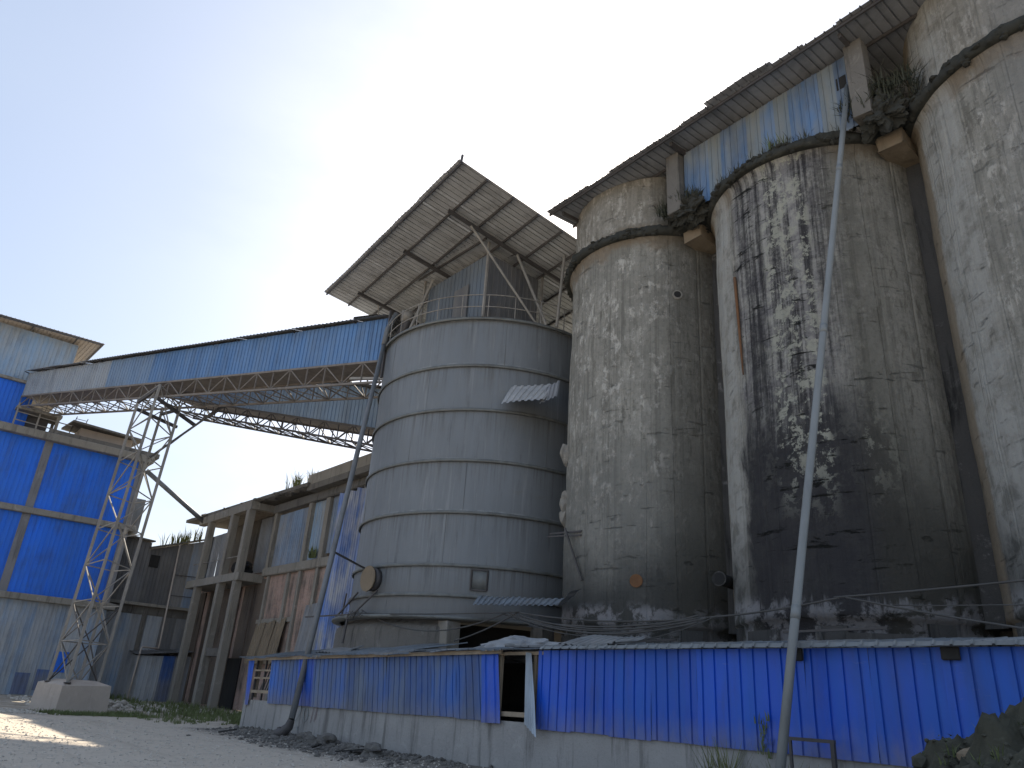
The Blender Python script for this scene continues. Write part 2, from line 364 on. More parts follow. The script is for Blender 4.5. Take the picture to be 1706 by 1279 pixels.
def bar(name, p0, p1, w, mat, parent=None, h=None, kind='bar', label=None):
    p0 = V(p0); p1 = V(p1); d = p1 - p0; L = d.length; z = d / L
    x = z.cross(V((0, 0, 1)))
    if x.length < 1e-3: x = V((1, 0, 0))
    x.normalize(); y = z.cross(x)
    m = Matrix((x * w, y * (h or w), z * L)).transposed().to_4x4(); m.translation = (p0 + p1) / 2
    return link(name, unit(kind), mat, parent, m, label)
def rod(name, p0, p1, d, mat, parent=None, label=None): return bar(name, p0, p1, d, mat, parent, kind='rod', label=label)
def tube(name, pts, r, mat, parent=None, seg=8, label=None, radii=None, cap=True):
    pts = [V(p) for p in pts]; vs = []; fs = []
    prev = None
    for i, p in enumerate(pts):
        t = (pts[min(i + 1, len(pts) - 1)] - pts[max(i - 1, 0)]).normalized()
        if prev is None: x = t.cross(V((0, 0, 1))); x = x if x.length > 1e-3 else V((1, 0, 0))
        else: x = prev - t * prev.dot(t)
        x.normalize(); prev = x; y = t.cross(x); rr = radii[i] if radii else r
        for k in range(seg):
            a = 2 * pi * k / seg; vs.append(p + x * (cos(a) * rr) + y * (sin(a) * rr))
    for i in range(len(pts) - 1):
        for k in range(seg):
            a = i * seg + k; b = i * seg + (k + 1) % seg
            fs.append((a, b, b + seg, a + seg))
    if cap: fs += [tuple(range(seg - 1, -1, -1)), tuple(range(len(vs) - seg, len(vs)))]
    return world_mesh(name, vs, fs, mat, parent, True, label=label)
def profile(Wd, pitch, depth, kind):
    """x, out pairs of a profiled sheet"""
    n = max(1, round(Wd / pitch)); pt = Wd / n; a = []
    for i in range(n):
        x = i * pt
        if kind == 'seam': a += [(x, 0), (x + pt * .40, 0), (x + pt * .44, depth), (x + pt * .54, depth), (x + pt * .58, 0)]
        else: a += [(x, 0), (x + pt * .30, 0), (x + pt * .42, depth), (x + pt * .78, depth), (x + pt * .9, 0)]
    a.append((Wd, 0)); return a
_sheets = {}
def sheet(name, a, b, c, d, mat, parent, pitch=.26, depth=.028, kind='seam', rows=1, wave=0, label=None):
    """profiled sheet on the quad a (bottom left) b (bottom right) c (top right) d (top left); ribs stand out on the side seen with a-b left to right"""
    a, b, c, d = V(a), V(b), V(c), V(d)
    ex = (b - a); up = (d - a); nrm = ex.cross(up).normalized(); Wd = ex.length
    prof = profile(Wd, pitch, depth, kind)
    rect = (b - a - (c - d)).length < 1e-4 and abs(ex.dot(up)) < 1e-4 * max(1, Wd) and not wave
    if rect:
        key = (round(Wd, 3), round(up.length, 3), round(pitch, 3), round(depth, 3), kind)
        if key not in _sheets:
            vs = []; fs = []
            for z in (0, up.length): vs += [(x, -o, z) for x, o in prof]
            n = len(prof); fs = [(i, i + 1, n + i + 1, n + i) for i in range(n - 1)]
            me = bpy.data.meshes.new(name); me.from_pydata(vs, [], fs); me.update(); _sheets[key] = me
        x = ex.normalized(); z = up.normalized(); m = Matrix((x, -nrm, z)).transposed().to_4x4(); m.translation = a
        return link(name, _sheets[key], mat, parent, m, label)
    vs = []; n = len(prof); ph = random.uniform(0, 9)
    for r in range(rows + 1):
        t = r / rows
        for x, o in prof:
            s = x / Wd; p = a.lerp(b, s).lerp(d.lerp(c, s), t)
            w = wave * mnoise.noise(p * .9 + V((ph, 0, 0))) if wave else 0
            vs.append(p + nrm * (o + w))
    fs = [(r * n + i, r * n + i + 1, (r + 1) * n + i + 1, (r + 1) * n + i) for r in range(rows) for i in range(n - 1)]
    return world_mesh(name, vs, fs, mat, parent, label=label)
def sheet_row(name, a, b, c, d, n, mat, parent, jit=.0, tilt=.0, **k):
    """n sheets side by side on the quad; mat may be a function of the index"""
    a, b, c, d = V(a), V(b), V(c), V(d); out = []
    nrm = (b - a).cross(d - a).normalized(); up = (d - a).normalized()
    for i in range(n):
        s0, s1 = i / n, (i + 1) / n
        j = up * random.uniform(-jit, jit); q = nrm * random.uniform(0, tilt); q2 = nrm * random.uniform(0, tilt)
        m = mat(i) if callable(mat) else mat
        o = sheet(name, a.lerp(b, s0) + j + q, a.lerp(b, s1) + j + q, d.lerp(c, s1) + q2, d.lerp(c, s0) + q2, m, parent, **k)
        out.append(o)
    return out
def lathe(name, cx, cy, prof, mat, parent=None, a0=0, a1=360, seg=96, disp=None, label=None, r0=1., close=False):
    """profile [(radius, z)...] turned about a vertical axis; UV in metres, u=0 at the -Y side"""
    full = abs(a1 - a0 - 360) < 1e-6
    vs = []; uv = []; n = seg + 1
    for r, z in prof:
        for k in range(n):
            a = a0 + (a1 - a0) * k / seg; rr = r + (disp(a, z) if disp else 0)
            vs.append((cx + rr * cos(R(a)), cy + rr * sin(R(a)), z))
            ad = ((a + 90 + 180) % 360) - 180
            uv.append((R(a + 90) * r0, z))
    fs = [(i * n + k, i * n + k + 1, (i + 1) * n + k + 1, (i + 1) * n + k) for i in range(len(prof) - 1) for k in range(seg)]
    if close:
        m = len(prof); fs += [tuple(i * n for i in range(m - 1, -1, -1)), tuple(i * n + n - 1 for i in range(m))] if not full else []
    return world_mesh(name, vs, fs, mat, parent, True, uv, label)
def blob(name, c, r, mat, parent=None, sub=3, amp=.35, fr=1.2, seed=0., squash=1., label=None, smooth=False):
    bm = bmesh.new(); bmesh.ops.create_icosphere(bm, subdivisions=sub, radius=1); s = V((seed, seed * 1.7, -seed))
    r = V(r) if not isinstance(r, (int, float)) else V((r, r, r * squash))
    for v in bm.verts:
        n = v.co.copy(); k = 1 + amp * mnoise.fractal(n * fr + s, 1, 2, 4)
        v.co = V((n.x * r.x, n.y * r.y, n.z * r.z)) * k
    me = bpy.data.meshes.new(name); bm.to_mesh(me); bm.free()
    if smooth: me.polygons.foreach_set('use_smooth', [True] * len(me.polygons))
    return link(name, me, mat, parent, Matrix.Translation(V(c)), label)
def blades(name, spots, mat, h=(.15, .4), w=.012, per=9, spread=.12, parent=None, lean=.5):
    """grass: bent tapering blades springing from each spot"""
    vs = []; fs = []
    for (x, y, z, s) in spots:
        for _ in range(per):
            a = random.uniform(0, 2 * pi); rr = random.uniform(0, spread) * s
            bx, by = x + cos(a) * rr, y + sin(a) * rr; H = random.uniform(*h) * s; L = H * random.uniform(.15, lean)
            da = a + random.uniform(-.8, .8); ww = w * random.uniform(.7, 1.4) * (s ** .5); px, py = -sin(da) * ww, cos(da) * ww; k = len(vs)
            for t, q in ((0, 1), (.55, .75), (1, .08)):
                ox, oy, oz = cos(da) * L * t * t, sin(da) * L * t * t, H * (t - .18 * t * t)
                vs += [(bx + ox - px * q, by + oy - py * q, z + oz), (bx + ox + px * q, by + oy + py * q, z + oz)]
            fs += [(k, k + 1, k + 3, k + 2), (k + 2, k + 3, k + 5, k + 4)]
    return world_mesh(name, vs, fs, mat, parent)
def stones(name, spots, mat, parent=None):
    base = bmesh.new(); bmesh.ops.create_icosphere(base, subdivisions=1, radius=1)
    bv = [v.co.copy() for v in base.verts]; bf = [tuple(v.index for v in f.verts) for f in base.faces]; base.free()
    vs = []; fs = []
    for (x, y, z, s) in spots:
        k = len(vs); sx, sy, sz = s * random.uniform(.7, 1.3), s * random.uniform(.7, 1.3), s * random.uniform(.45, .9); a = random.uniform(0, 6)
        for v in bv:
            q = V((v.x * sx, v.y * sy, v.z * sz)) * random.uniform(.78, 1.12)
            vs.append((x + q.x * cos(a) - q.y * sin(a), y + q.x * sin(a) + q.y * cos(a), z + q.z + sz * .3))
        fs += [tuple(i + k for i in f) for f in bf]
    return world_mesh(name, vs, fs, mat, parent)

# ---------------------------------------------------------------- ground
def gz(x, y):
    h = -.28 * math.exp(-(((x + 42) / 6) ** 2 + ((y - 9) / 6) ** 2))
    if y < 12.2: h += .16 * math.exp(-((y - 12.1) / .9) ** 2) * (.5 + .5 * math.tanh((x + 28.5) * 1.5)) * (.5 - .5 * math.tanh((x - 4) * .5))
    h += .035 * mnoise.noise(V((x * .35, y * .35, 0))) + .012 * mnoise.noise(V((x * 1.3, y * 1.3, 3)))
    return h
def axis(lo, hi, f0, f1, fine, coarse):
    a = [lo]
    while a[-1] < hi:
        x = a[-1]; a.append(x + (fine if f0 <= x <= f1 else max(fine, min(coarse, .25 * min(abs(x - f0), abs(x - f1)) + fine))))
    return a
xs = axis(-700, 400, -62, 8, .45, 60); ys = axis(-300, 700, -2, 20, .35, 60)
gv = [(x, y, gz(x, y)) for y in ys for x in xs]; nx = len(xs)
gf = [(j * nx + i, j * nx + i + 1, (j + 1) * nx + i + 1, (j + 1) * nx + i) for j in range(len(ys) - 1) for i in range(nx - 1)]
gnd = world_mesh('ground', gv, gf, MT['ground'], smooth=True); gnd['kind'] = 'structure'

# ---------------------------------------------------------------- concrete silos
SR = 3.2; SY = 20.0; SX = {'A': -15.76, 'B': -9.2, 'C': -2.64}
def silo_disp(seed):
    def f(a, z):
        lift = math.floor((z + .3 * mnoise.noise(V((a * .02, seed, 0)))) / 1.25)
        d = .012 * mnoise.noise(V((lift * 3.1, seed, a * .01)))
        d += .035 * mnoise.noise(V((cos(R(a)) * 1.2 + seed, sin(R(a)) * 1.2, z * .3)))
        d += .018 * mnoise.fractal(V((R(a) * SR * .9, z * .9, seed)), 1, 2, 4)
        return d
    return f
silo_lab = {'A': 'lime flecked grey concrete silo beside the steel silo, rust disc low on it',
            'B': 'concrete silo with the big black leak stain behind the long leaning pipe',
            'C': 'grey concrete silo cut off by the right edge of the photo'}
SIL = {}
for k, cx in SX.items():
    t = thing('concrete_silo', silo_lab[k], 'silo', (cx, SY, 0), 'row of concrete silos'); SIL[k] = t
    seed = ord(k) * 1.37; f = silo_disp(seed); m = MT['silo' + k]
    z = 3.78; prof = [(SR - .1, 2.8), (SR - .1, 3.3), (SR - .1, 3.74)]
    while z < 16.1: prof.append((SR, z)); z += .14
    prof += [(SR, 16.2), (SR + .02, 16.45), (SR + .06, 16.6), (SR + .14, 16.74)]
    lathe('shell', cx, SY, prof, m, t, -270, 90, 180, f, r0=SR)
    # ledge ring, ragged with soil and moss
    def led(a, z, s=seed): return .11 * mnoise.fractal(V((R(a) * 4, z * 3, s)), 1, 2, 5) + .07 * mnoise.noise(V((R(a) * 26, z * 9, s)))
    lathe('ledge', cx, SY, [(SR - .1, 16.73), (SR + .17, 16.72), (SR + .27, 16.72), (SR + .31, 16.87), (SR + .28, 17.03), (SR + .16, 17.08), (SR, 17.12), (SR - .3, 17.14)], MT['ledge'], t, -172, -8, 220, led, close=True)
    lsp = []
    for _ in range(420):
        a = random.uniform(-170, -10); q = SR + random.uniform(-.15, .30); lsp.append((cx + q * cos(R(a)), SY + q * sin(R(a)), 16.98 + .14 * mnoise.noise(V((a * .1, seed, 0))) - random.uniform(.0, .3) * (q > SR + .2), random.uniform(.04, .14)))
    stones('ledge_soil', lsp, MT['ledge'], t)['kind'] = 'stuff'
    if k in 'AC':
        pz = [17.0 + .14 * i for i in range(18 if k == 'A' else 22)]
        lathe('parapet_drum', cx, SY, [(SR - .06, zz) for zz in pz], m, t, -175, -5, 90, f, r0=SR)
    # foot: recessed plinth wall with stubby piers under a ring beam
    for a, w, h in ((-140, .3, 3.7), (-112, .55, 3.55), (-78, .35, 3.6), (-60, .7, 3.45), (-36, .3, 3.7)):
        c = V((cx + (SR - .08) * cos(R(a)), SY + (SR - .08) * sin(R(a)), 0)); x = V((-sin(R(a)), cos(R(a)), 0)); y = V((cos(R(a)), sin(R(a)), 0))
        q = [c - x * w - y * .2, c + x * w - y * .2, c + x * w + y * .05, c - x * w + y * .05]
        prism('plinth_block', q, (0, 0, h), MT['soot'], t)
# infill between drums, corbel beams
for (x, t) in ((-12.48, SIL['A']), (-5.92, SIL['B'])):
    box('infill_or_light_stop', (x - .25, 19.6, 3.8), (x + .25, 20.2, 19.3), MT['concrete_dark'], t)
    box('joint_fill', (x - .24, 19.15, 3.7), (x + .24, 19.58, 16.7), MT['soot'], t, jit=.015)
    prism('ledge_slab', [(x - 1.15, 18.1, 16.78), (x - .6, 17.75, 16.78), (x + .5, 17.7, 16.78), (x + 1.05, 18.1, 16.78), (x + .6, 19.8, 16.78), (x - .6, 19.8, 16.78)], (0, 0, .34), MT['ledge'], t)
    box('corbel_beam', (x - .42, 17.95, 16.3), (x + .26, 19.7, 16.76), MT['concrete_beam'], t, jit=.045, label='tan concrete corbel beam between two silos')
# unseen back wall added to stop light below
box('infill_or_light_stop', (-19.5, 19.9, 0), (2, 20.1, 3.9), MT['concrete_dark'], SIL['B'])
box('infill_or_light_stop', (-20.6, 21.6, 0), (-18.4, 22.0, 16.5), MT['soot'], SIL['A'])  # dark wall added behind the gap to block light from the back
def on_silo(k, ang, z, r=SR): return V((SX[k] + r * cos(R(ang)), SY + r * sin(R(ang)), z))
def disc(name, k, ang, z, rad, depth, mat, parent, tilt=0, r=SR):
    c = on_silo(k, ang, z, r); n = V((cos(R(ang)), sin(R(ang)), 0)); return rod(name, c - n * .05, c + n * depth, rad * 2, mat, parent)
disc('cover_plate', 'A', -64, 5.0, .19, .06, MT['rust'], SIL['A'])
o = disc('inspection_hole', 'A', -39.4, 14.45, .17, .05, MT['concrete'], SIL['A']); disc('inspection_hole', 'A', -39.4, 14.45, .12, .056, MT['black'], SIL['A'])  # inner black disc paints the shade inside the hole
# outlet pipe, solid end painted black for its shaded bore, at the joint of the first two silos
pa = thing('outlet_pipe', 'short black pipe stub in the joint between the first two concrete silos', 'pipe', (-12.2, 18.0, 5.0))
tube('pipe_barrel', [(-12.15, 18.7, 5.0), (-12.0, 17.75, 5.0)], .17, MT['black'], pa, 14)
tube('pipe_lip', [(-12.006, 17.78, 5.0), (-12.001, 17.757, 5.0)], .20, MT['soot'], pa, 14)
# rusted flat bar on silo B
a0 = on_silo('B', -113.6, 13.55, SR + .03); pts = [on_silo('B', -113.6 + 2.2 * i / 8, 13.55 - 3.2 * i / 8, SR + .05) for i in range(9)]
tag(tube('rusted_rod', pts, .04, MT['rust'], None, 6, radii=[.05, .05, .045, .045, .04, .04, .035, .03, .02]), 'rusted orange rod running down the stained silo left of the leaning pipe', 'rod')
# broken lumps on the left flank of silo A
for (z, s, n) in ((9.6, .22, 1), (7.8, .2, 2), (7.35, .18, 3), (8.1, .14, 4)):
    blob('concrete_lump', on_silo('A', -128, z, SR + .03), (s, s, s * 1.6), MT['concrete'], SIL['A'], 2, .5, 1.5, n)
# patched panel, iron bracket and rod on silo A
ib = thing('iron_bracket', 'thin iron bracket with a dangling rod low on the first concrete silo', 'bracket', tuple(on_silo('A', -108, 6.6)))
bar('bracket_arm', on_silo('A', -100, 6.62, SR + .05), on_silo('A', -126, 6.75, SR + .5), .05, MT['steel_dark'], ib)
bar('bracket_arm', on_silo('A', -100, 6.50, SR + .05), on_silo('A', -124, 6.62, SR + .6), .04, MT['steel_dark'], ib)
bar('hanging_rod', on_silo('A', -112, 6.8, SR + .25), on_silo('A', -98, 5.1, SR + .06), .05, MT['steel_dark'], ib)
# soil heaps where the ledges meet, and pieces of growth on them
for (x, y, z, r, n, lab) in ((-12.3, 17.5, 17.12, (.74, .45, .48), 3, 'black soil heap on the ledge where the first two silos meet'), (-5.95, 17.5, 17.15, (.62, .36, .6), 5, 'black soil heap on the ledge behind the pipe top')):
    tag(blob('soil_heap', (x, y, z), r, MT['ledge'], None, 5, .6, 2.3, n), lab, 'soil heap')
sp = [(*on_silo('B', a, 17.02, SR + random.uniform(-.1, .3)), random.uniform(.5, 1.2)) for a in [random.uniform(-150, -30) for _ in range(90)]]
tag(blades('ledge_grass', sp, MT['moss'], (.12, .42), .012, 6, .15), 'dark dry weeds along the ledge of the stained silo', 'weeds')['kind'] = 'stuff'
for (x, w, lab) in ((-12.5, .8, 'dark shrubby growth on the soil heap by the left gallery pillar'), (-5.9, 1.0, 'dark shrubby growth on the soil heap by the right gallery pillar')):
    tag(blades('ledge_shrub', [(x + random.uniform(-w, w), 17.45 + random.uniform(-.3, .3), 17.15 + random.uniform(0, .25 if x < -9 else .7), random.uniform(.6, 1.3)) for _ in range(130)], MT['moss'], (.18, .5), .016, 8, .18, lean=.9), lab, 'plant')
sp = [(*on_silo('B', random.uniform(-84, -76), 17.02, SR + .1), random.uniform(.8, 1.3)) for _ in range(7)]
tag(blades('ledge_plant', sp, MT['grass'], (.3, .7), .014, 6, .12), 'green grass tuft on the ledge before the blue panels', 'grass')

# ---------------------------------------------------------------- gallery over the concrete silos
gal = thing('rooftop_gallery', 'long gallery on top of the concrete silos with corrugated roof and faded blue panels', 'building', (-8, 18, 17.1))
x0, x1 = -18.02, 4.4; ya, yb = 16.15, 25.0
def gza(x, y): return 19.22 + .045 * (x + 18) + .085 * (y - ya)
n = 21
for i in range(n):
    a, b = x0 + (x1 - x0) * i / n, x0 + (x1 - x0) * (i + 1) / n; q = random.uniform(-.01, .015)
    j = random.uniform(-.05, .05); b += .07
    sheet('roof_sheet', (a, ya + j, gza(a, ya) + q), (b, ya + j, gza(b, ya) + q), (b, yb, gza(b, yb) + q), (a, yb, gza(a, yb) + q), MT['roof_silo'], gal, depth=.04)
for y in (16.3, 17.6, 19.5, 21.5, 23.5): bar('purlin', (x0, y, gza(x0, y) - .06), (x1, y, gza(x1, y) - .06), .06, MT['steel_dark'], gal, .10)
for x in (-17.5, -12.3, -6.35, -.5): bar('rafter', (x, 16.5, gza(x, 16.5) - .16), (x, 24.8, gza(x, 24.8) - .16), .1, MT['steel_dark'], gal, .14)
for (x, l) in ((-12.62, 'weathered concrete pillar at the left end of the blue panels'), (-6.25, None)):
    box('pillar', (x - .28, 17.02, 17.0), (x + .22, 17.5, gza(x, 17.3) - .17), MT['concrete_dark'], gal, jit=.03, label=l)
pm = [m_sheet('gallery_panel_blue', (.075, .155, .30), (.22, .25, .27), .55, .3, .6, .25), m_sheet('gallery_panel_grey', (.17, .225, .28), (.23, .24, .225), .55, .2, .6, .2)]
def gp(i): return pm[0 if i in (0, 1, 3, 4, 6, 8, 9, 11) else 1]
sheet_row('wall_sheet', (-12.35, 17.3, 16.98), (-6.5, 17.3, 16.98), (-6.5, 17.3, 19.62), (-12.35, 17.3, 19.4), 12, gp, gal, .02, .02, pitch=.243, depth=.03)
box('back_wall', (-18.0, 24.5, 17.0), (4, 24.7, 19.7), MT['concrete_dark'], gal)
tag(sheet('loose_sheet', (-10.65, 16.05, 19.68), (-8.3, 16.08, 19.78), (-8.3, 18, 19.98), (-10.65, 18, 19.9), MT['roof_silo'], None, depth=.03, rows=3, wave=.08), 'loose corrugated sheet lying on the gallery roof edge', 'metal sheet')

# ---------------------------------------------------------------- steel silo
CX, CY, CR = -25.3, 20.0, 5.2
st = thing('steel_silo', 'round grey steel silo with stiffening rings and a railing on top', 'silo', (CX, CY, 0))
rings = [4.85, 5.9, 7.82, 9.82, 11.87, 13.75, 15.84]
def sdisp(a, z):
    return .02 * mnoise.noise(V((cos(R(a)) * 2, sin(R(a)) * 2, z * .6)))
edges = [4.0] + rings
for i in range(len(edges) - 1):
    z0, z1 = edges[i], edges[i + 1]; m = max(4, int((z1 - z0) / .2))
    lathe('shell_course', CX, CY, [(CR + (.006 if i % 2 else 0), z0 + (z1 - z0) * j / m) for j in range(m + 1)], MT['steel_silo'], st, -270, 90, 128, sdisp, r0=CR)
for i in range(len(edges) - 1):
    for q in range(2):
        a = -140 + 62 * q + 43 * ((i * 2) % 5) / 2 + 9 * (i % 2)
        p0, p1 = V((CX + (CR + .008) * cos(R(a)), CY + (CR + .008) * sin(R(a)), edges[i] + .08)), V((CX + (CR + .008) * cos(R(a)), CY + (CR + .008) * sin(R(a)), edges[i + 1] - .08))
        bar('weld_seam', p0, p1, .015, MT['steel_silo'], st)
for i, z in enumerate(rings):
    d = .09 if i < 6 else .16
    lathe('stiffener_ring', CX, CY, [(CR - .02, z + .07), (CR + d, z + .06), (CR + d + .01, z - .05), (CR + d - .035, z - .06), (CR + d - .04, z + .0), (CR - .02, z - .0)], MT['steel_ring'], st, -270, 90, 128)
lathe('deck', CX, CY, [(CR + .12, 15.86), (.05, 16.3)], MT['steel_ring'], st, -270, 90, 64)
for a in range(-200, 30, 12):
    p = V((CX + (CR + .1) * cos(R(a)), CY + (CR + .1) * sin(R(a)), 15.85)); rod('rail_post', p, p + V((0, 0, 1.1)), .045, MT['steel'], st)
for h in (.55, 1.1):
    tube('handrail', [(CX + (CR + .1) * cos(R(a)), CY + (CR + .1) * sin(R(a)), 15.85 + h) for a in range(-200, 20, 4)], .024, MT['steel'], st, 6)
def on_st(a, z, r=CR): return V((CX + r * cos(R(a)), CY + r * sin(R(a)), z))
n_ = V((cos(R(-87)), sin(R(-87)), 0)); rod('manhole_cover', on_st(-87, 5.42, CR - .1), on_st(-87, 5.42, CR + .30), .86, MT['steel_dark'], st); o = rod('manhole_lid', on_st(-87, 5.42, CR + .301), on_st(-87, 5.42, CR + .36), .95, MT['concrete_beam'], st, label='round dusty manhole lid')
# square hatch with frame
a0, a1, z0, z1 = -41.6, -35.4, 5.08, 5.78
for nm, z, r, mat in (('hatch_door', 0, .045, MT['steel_ring']),):
    lathe(nm, CX, CY, [(CR - .02, z0), (CR + r, z0), (CR + r, z1), (CR - .02, z1)], mat, st, a0, a1, 8, close=True)
for (q0, q1) in (((a0, z0), (a0, z1)), ((a1, z0), (a1, z1)), ((a0, z0), (a1, z0)), ((a0, z1), (a1, z1))):
    bar('hatch_frame', on_st(*q0, CR + .05), on_st(*q1, CR + .05), .055, MT['steel_dark'], st)
# concrete drum, pier and roof over the opening below
lathe('base_drum', CX, CY, [(CR + .42, 0), (CR + .42, 3.55), (CR + .38, 3.75), (CR + .05, 3.95), (CR - .1, 4.02)], MT['concrete_dark'], st, -190, -50, 80, lambda a, z: .03 * mnoise.noise(V((a * .1, z, 3))), r0=CR)
lathe('base_lip', CX, CY, [(CR + .3, 3.98), (CR + .62, 4.0), (CR + .62, 4.1), (CR + .1, 4.14)], MT['steel_ring'], st, -190, -20, 80, lambda a, z: .03 * mnoise.noise(V((a * .15, z, 5))))
p = on_st(-48, 0, CR + .25); box('base_pier', p - V((.28, .28, 0)), p + V((.28, .28, 3.95)), MT['concrete'], st, jit=.02)
p = on_st(-12, 0, CR + .1); box('base_pier', p - V((.3, .3, 0)), p + V((.3, .3, 4)), MT['concrete_dark'], st, jit=.02)
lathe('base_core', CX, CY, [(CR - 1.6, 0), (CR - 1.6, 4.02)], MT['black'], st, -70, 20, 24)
# struts on the left flank of the silo
for (a, b) in (((-27.2, 14.55, 4.1), (-26.0, 14.7, 5.0)), ((-27.6, 15.0, 4.0), (-27.6, 15.1, 5.1))): bar('strut', a, b, .05, MT['steel_dark'], st)
# torn sheet high on the flank, small sheet roof low down
tag(sheet('torn_sheet', (-20.3, 16.4, 11.83), (-18.8, 17.2, 11.85), (-19.1, 18.2, 12.9), (-20.88, 17.35, 13.0), MT['roof_under'], None, .26, .045, 'trap', 6, .06), 'torn corrugated sheet sticking out high between the steel silo and concrete silo', 'metal sheet')
tag(sheet('crumpled_sheet', (-19.0, 17.1, 11.82), (-18.35, 17.4, 11.95), (-18.75, 18.0, 12.75), (-19.3, 17.7, 12.5), MT['roof_silo'], None, .2, .04, 'trap', 6, .2), 'crumpled sheet piece folded beside the torn corrugated sheet', 'metal sheet')
tag(sheet('sheet_awning', (-19.5, 15.2, 4.33), (-15.65, 15.2, 4.13), (-16.7, 16.6, 4.52), (-21.0, 16.6, 4.84), MT['roof_white'], None, .26, .035, 'trap', 5, .05), 'low bent sheet awning over the dark opening under the silos', 'awning')
tag(sheet('bent_flashing', (-15.65, 15.2, 4.13), (-15.18, 15.25, 4.52), (-15.25, 15.75, 4.66), (-15.9, 15.8, 4.28), MT['roof_silo'], None, .3, .02, 'trap', 5, .05), 'curled metal flashing at the right end of the sheet awning', 'metal sheet')

# cabin on the silo deck
cb = thing('rooftop_cabin', 'grey corrugated cabin on top of the steel silo', 'cabin', (-24, 17.5, 16))
sheet_row('wall_sheet', (-26.15, 16.3, 15.95), (-21.75, 16.3, 15.95), (-21.75, 16.3, 19.05), (-26.15, 16.3, 19.05), 4, MT['cabin'], cb, depth=.03)
sheet_row('wall_sheet', (-26.15, 19.2, 15.95), (-26.15, 16.3, 15.95), (-26.15, 16.3, 19.05), (-26.15, 19.2, 19.05), 3, MT['grey_sheet'], cb, depth=.03)
sheet_row('wall_sheet', (-21.75, 16.3, 15.95), (-21.75, 19.2, 15.95), (-21.75, 19.2, 19.05), (-21.75, 16.3, 19.05), 3, MT['grey_dark_sheet'], cb, depth=.03)
sheet_row('roof_sheet', (-26.6, 15.75, 19.62), (-21.4, 15.75, 19.62), (-21.4, 19.6, 19.5), (-26.6, 19.6, 19.5), 5, MT['roof_under'], cb, depth=.03)
for y in (15.9, 17.5, 19.2): bar('rafter', (-26.5, y, 19.52), (-21.5, y, 19.52), .08, MT['steel_dark'], cb)
for (x, y) in ((-26.3, 16.15), (-21.6, 16.15), (-26.3, 19.3), (-21.6, 19.3)): bar('corner_post', (x, y, 15.9), (x, y, 19.5), .09, MT['steel'], cb)
box('door_panel', (-23.9, 16.2, 16.0), (-22.9, 16.26, 18.0), MT['grey_dark_sheet'], cb)

# ---------------------------------------------------------------- canopy over the steel silo
cp = thing('silo_canopy', 'large sheet metal canopy roof over the steel silo on slanting struts', 'canopy', (-25, 19, 19.5))
P1 = V((-19.0, 12.45, 20.2)); P2 = V((-31.2, 13.4, 19.65)); e2 = V((.05, .985, -.12)) * 11.5
nS = 48
def cpt(s, t, dz=0): p = P2.lerp(P1, s) + e2 * t; return V((p.x, p.y, p.z + dz))
nS = 12
for i in range(nS):
    s0, s1 = i / nS, (i + 1) / nS; j = e2.normalized() * random.uniform(-.02, .02)
    s1 = min(1, s1 + .004); sheet('roof_sheet', cpt(s0, 0) + j, cpt(s1, 0) + j, cpt(s1, 1), cpt(s0, 1), MT['roof_under'], cp, pitch=.26, depth=.05)
for t in (.012, .12, .235, .35, .465, .58, .70, .82, .94): bar('purlin', cpt(.002, t, -.06), cpt(.998, t, -.06), .06, MT['steel_dark'], cp, .11)
for s in (.13, .50, .80): bar('rafter', cpt(s, .10, -.19), cpt(s, .98, -.19), .10, MT['steel_dark'], cp, .16)
def top(s, t): return cpt(s, t, -.22)
for (f, s, t, d) in (((-20.2, 18.4, 15.9), .80, .42, .12), ((-20.4, 18.0, 15.9), .80, .20, .10), ((-20.0, 18.8, 15.9), .92, .55, .13), ((-26.6, 15.5, 15.9), .44, .28, .15), ((-28.9, 16.9, 15.9), .13, .42, .09), ((-29.8, 16.0, 17.9), .13, .2, .07), ((-22.6, 24.4, 15.9), .8, .95, .12), ((-29.0, 24.0, 15.9), .13, .9, .12)):
    rod('strut', f, top(s, t), d, MT['steel'], cp)
bar('ridge_pin', P1 + V((.0, .1, -.1)), P1 + V((.05, .1, .22)), .07, MT['steel_dark'], cp)

# ---------------------------------------------------------------- conveyor bridges
def truss(root, a, b, side, n, mat, drop0, drop1, wid, w=.05, deck=True):
    """open truss under a bridge: near and far faces plus cross bracing below"""
    a, b, side = V(a), V(b), V(side).normalized() * wid
    tp = [a.lerp(b, i / n) for i in range(n + 1)]; bt = [tp[i] - V((0, 0, drop0 + (drop1 - drop0) * i / n)) for i in range(n + 1)]
    for off, nm in ((V((0, 0, 0)), 'near'), (side, 'far')):
        bar('bottom_chord', bt[0] + off, bt[-1] + off, .10, mat, root); bar('top_chord', tp[0] + off, tp[-1] + off, .10, mat, root)
        for i in range(n):
            bar('truss_post', tp[i] + off, bt[i] + off, w, mat, root)
            (p, q) = (tp[i], bt[i + 1]) if i % 2 else (bt[i], tp[i + 1])
            bar('truss_diagonal', p + off, q + off, w, mat, root)
    for i in range(n):
        bar('cross_brace', bt[i], bt[i] + side, w, mat, root)
        (p, q) = (bt[i], bt[i + 1] + side) if i % 2 else (bt[i] + side, bt[i + 1])
        bar('cross_brace', p, q, w * .8, mat, root)
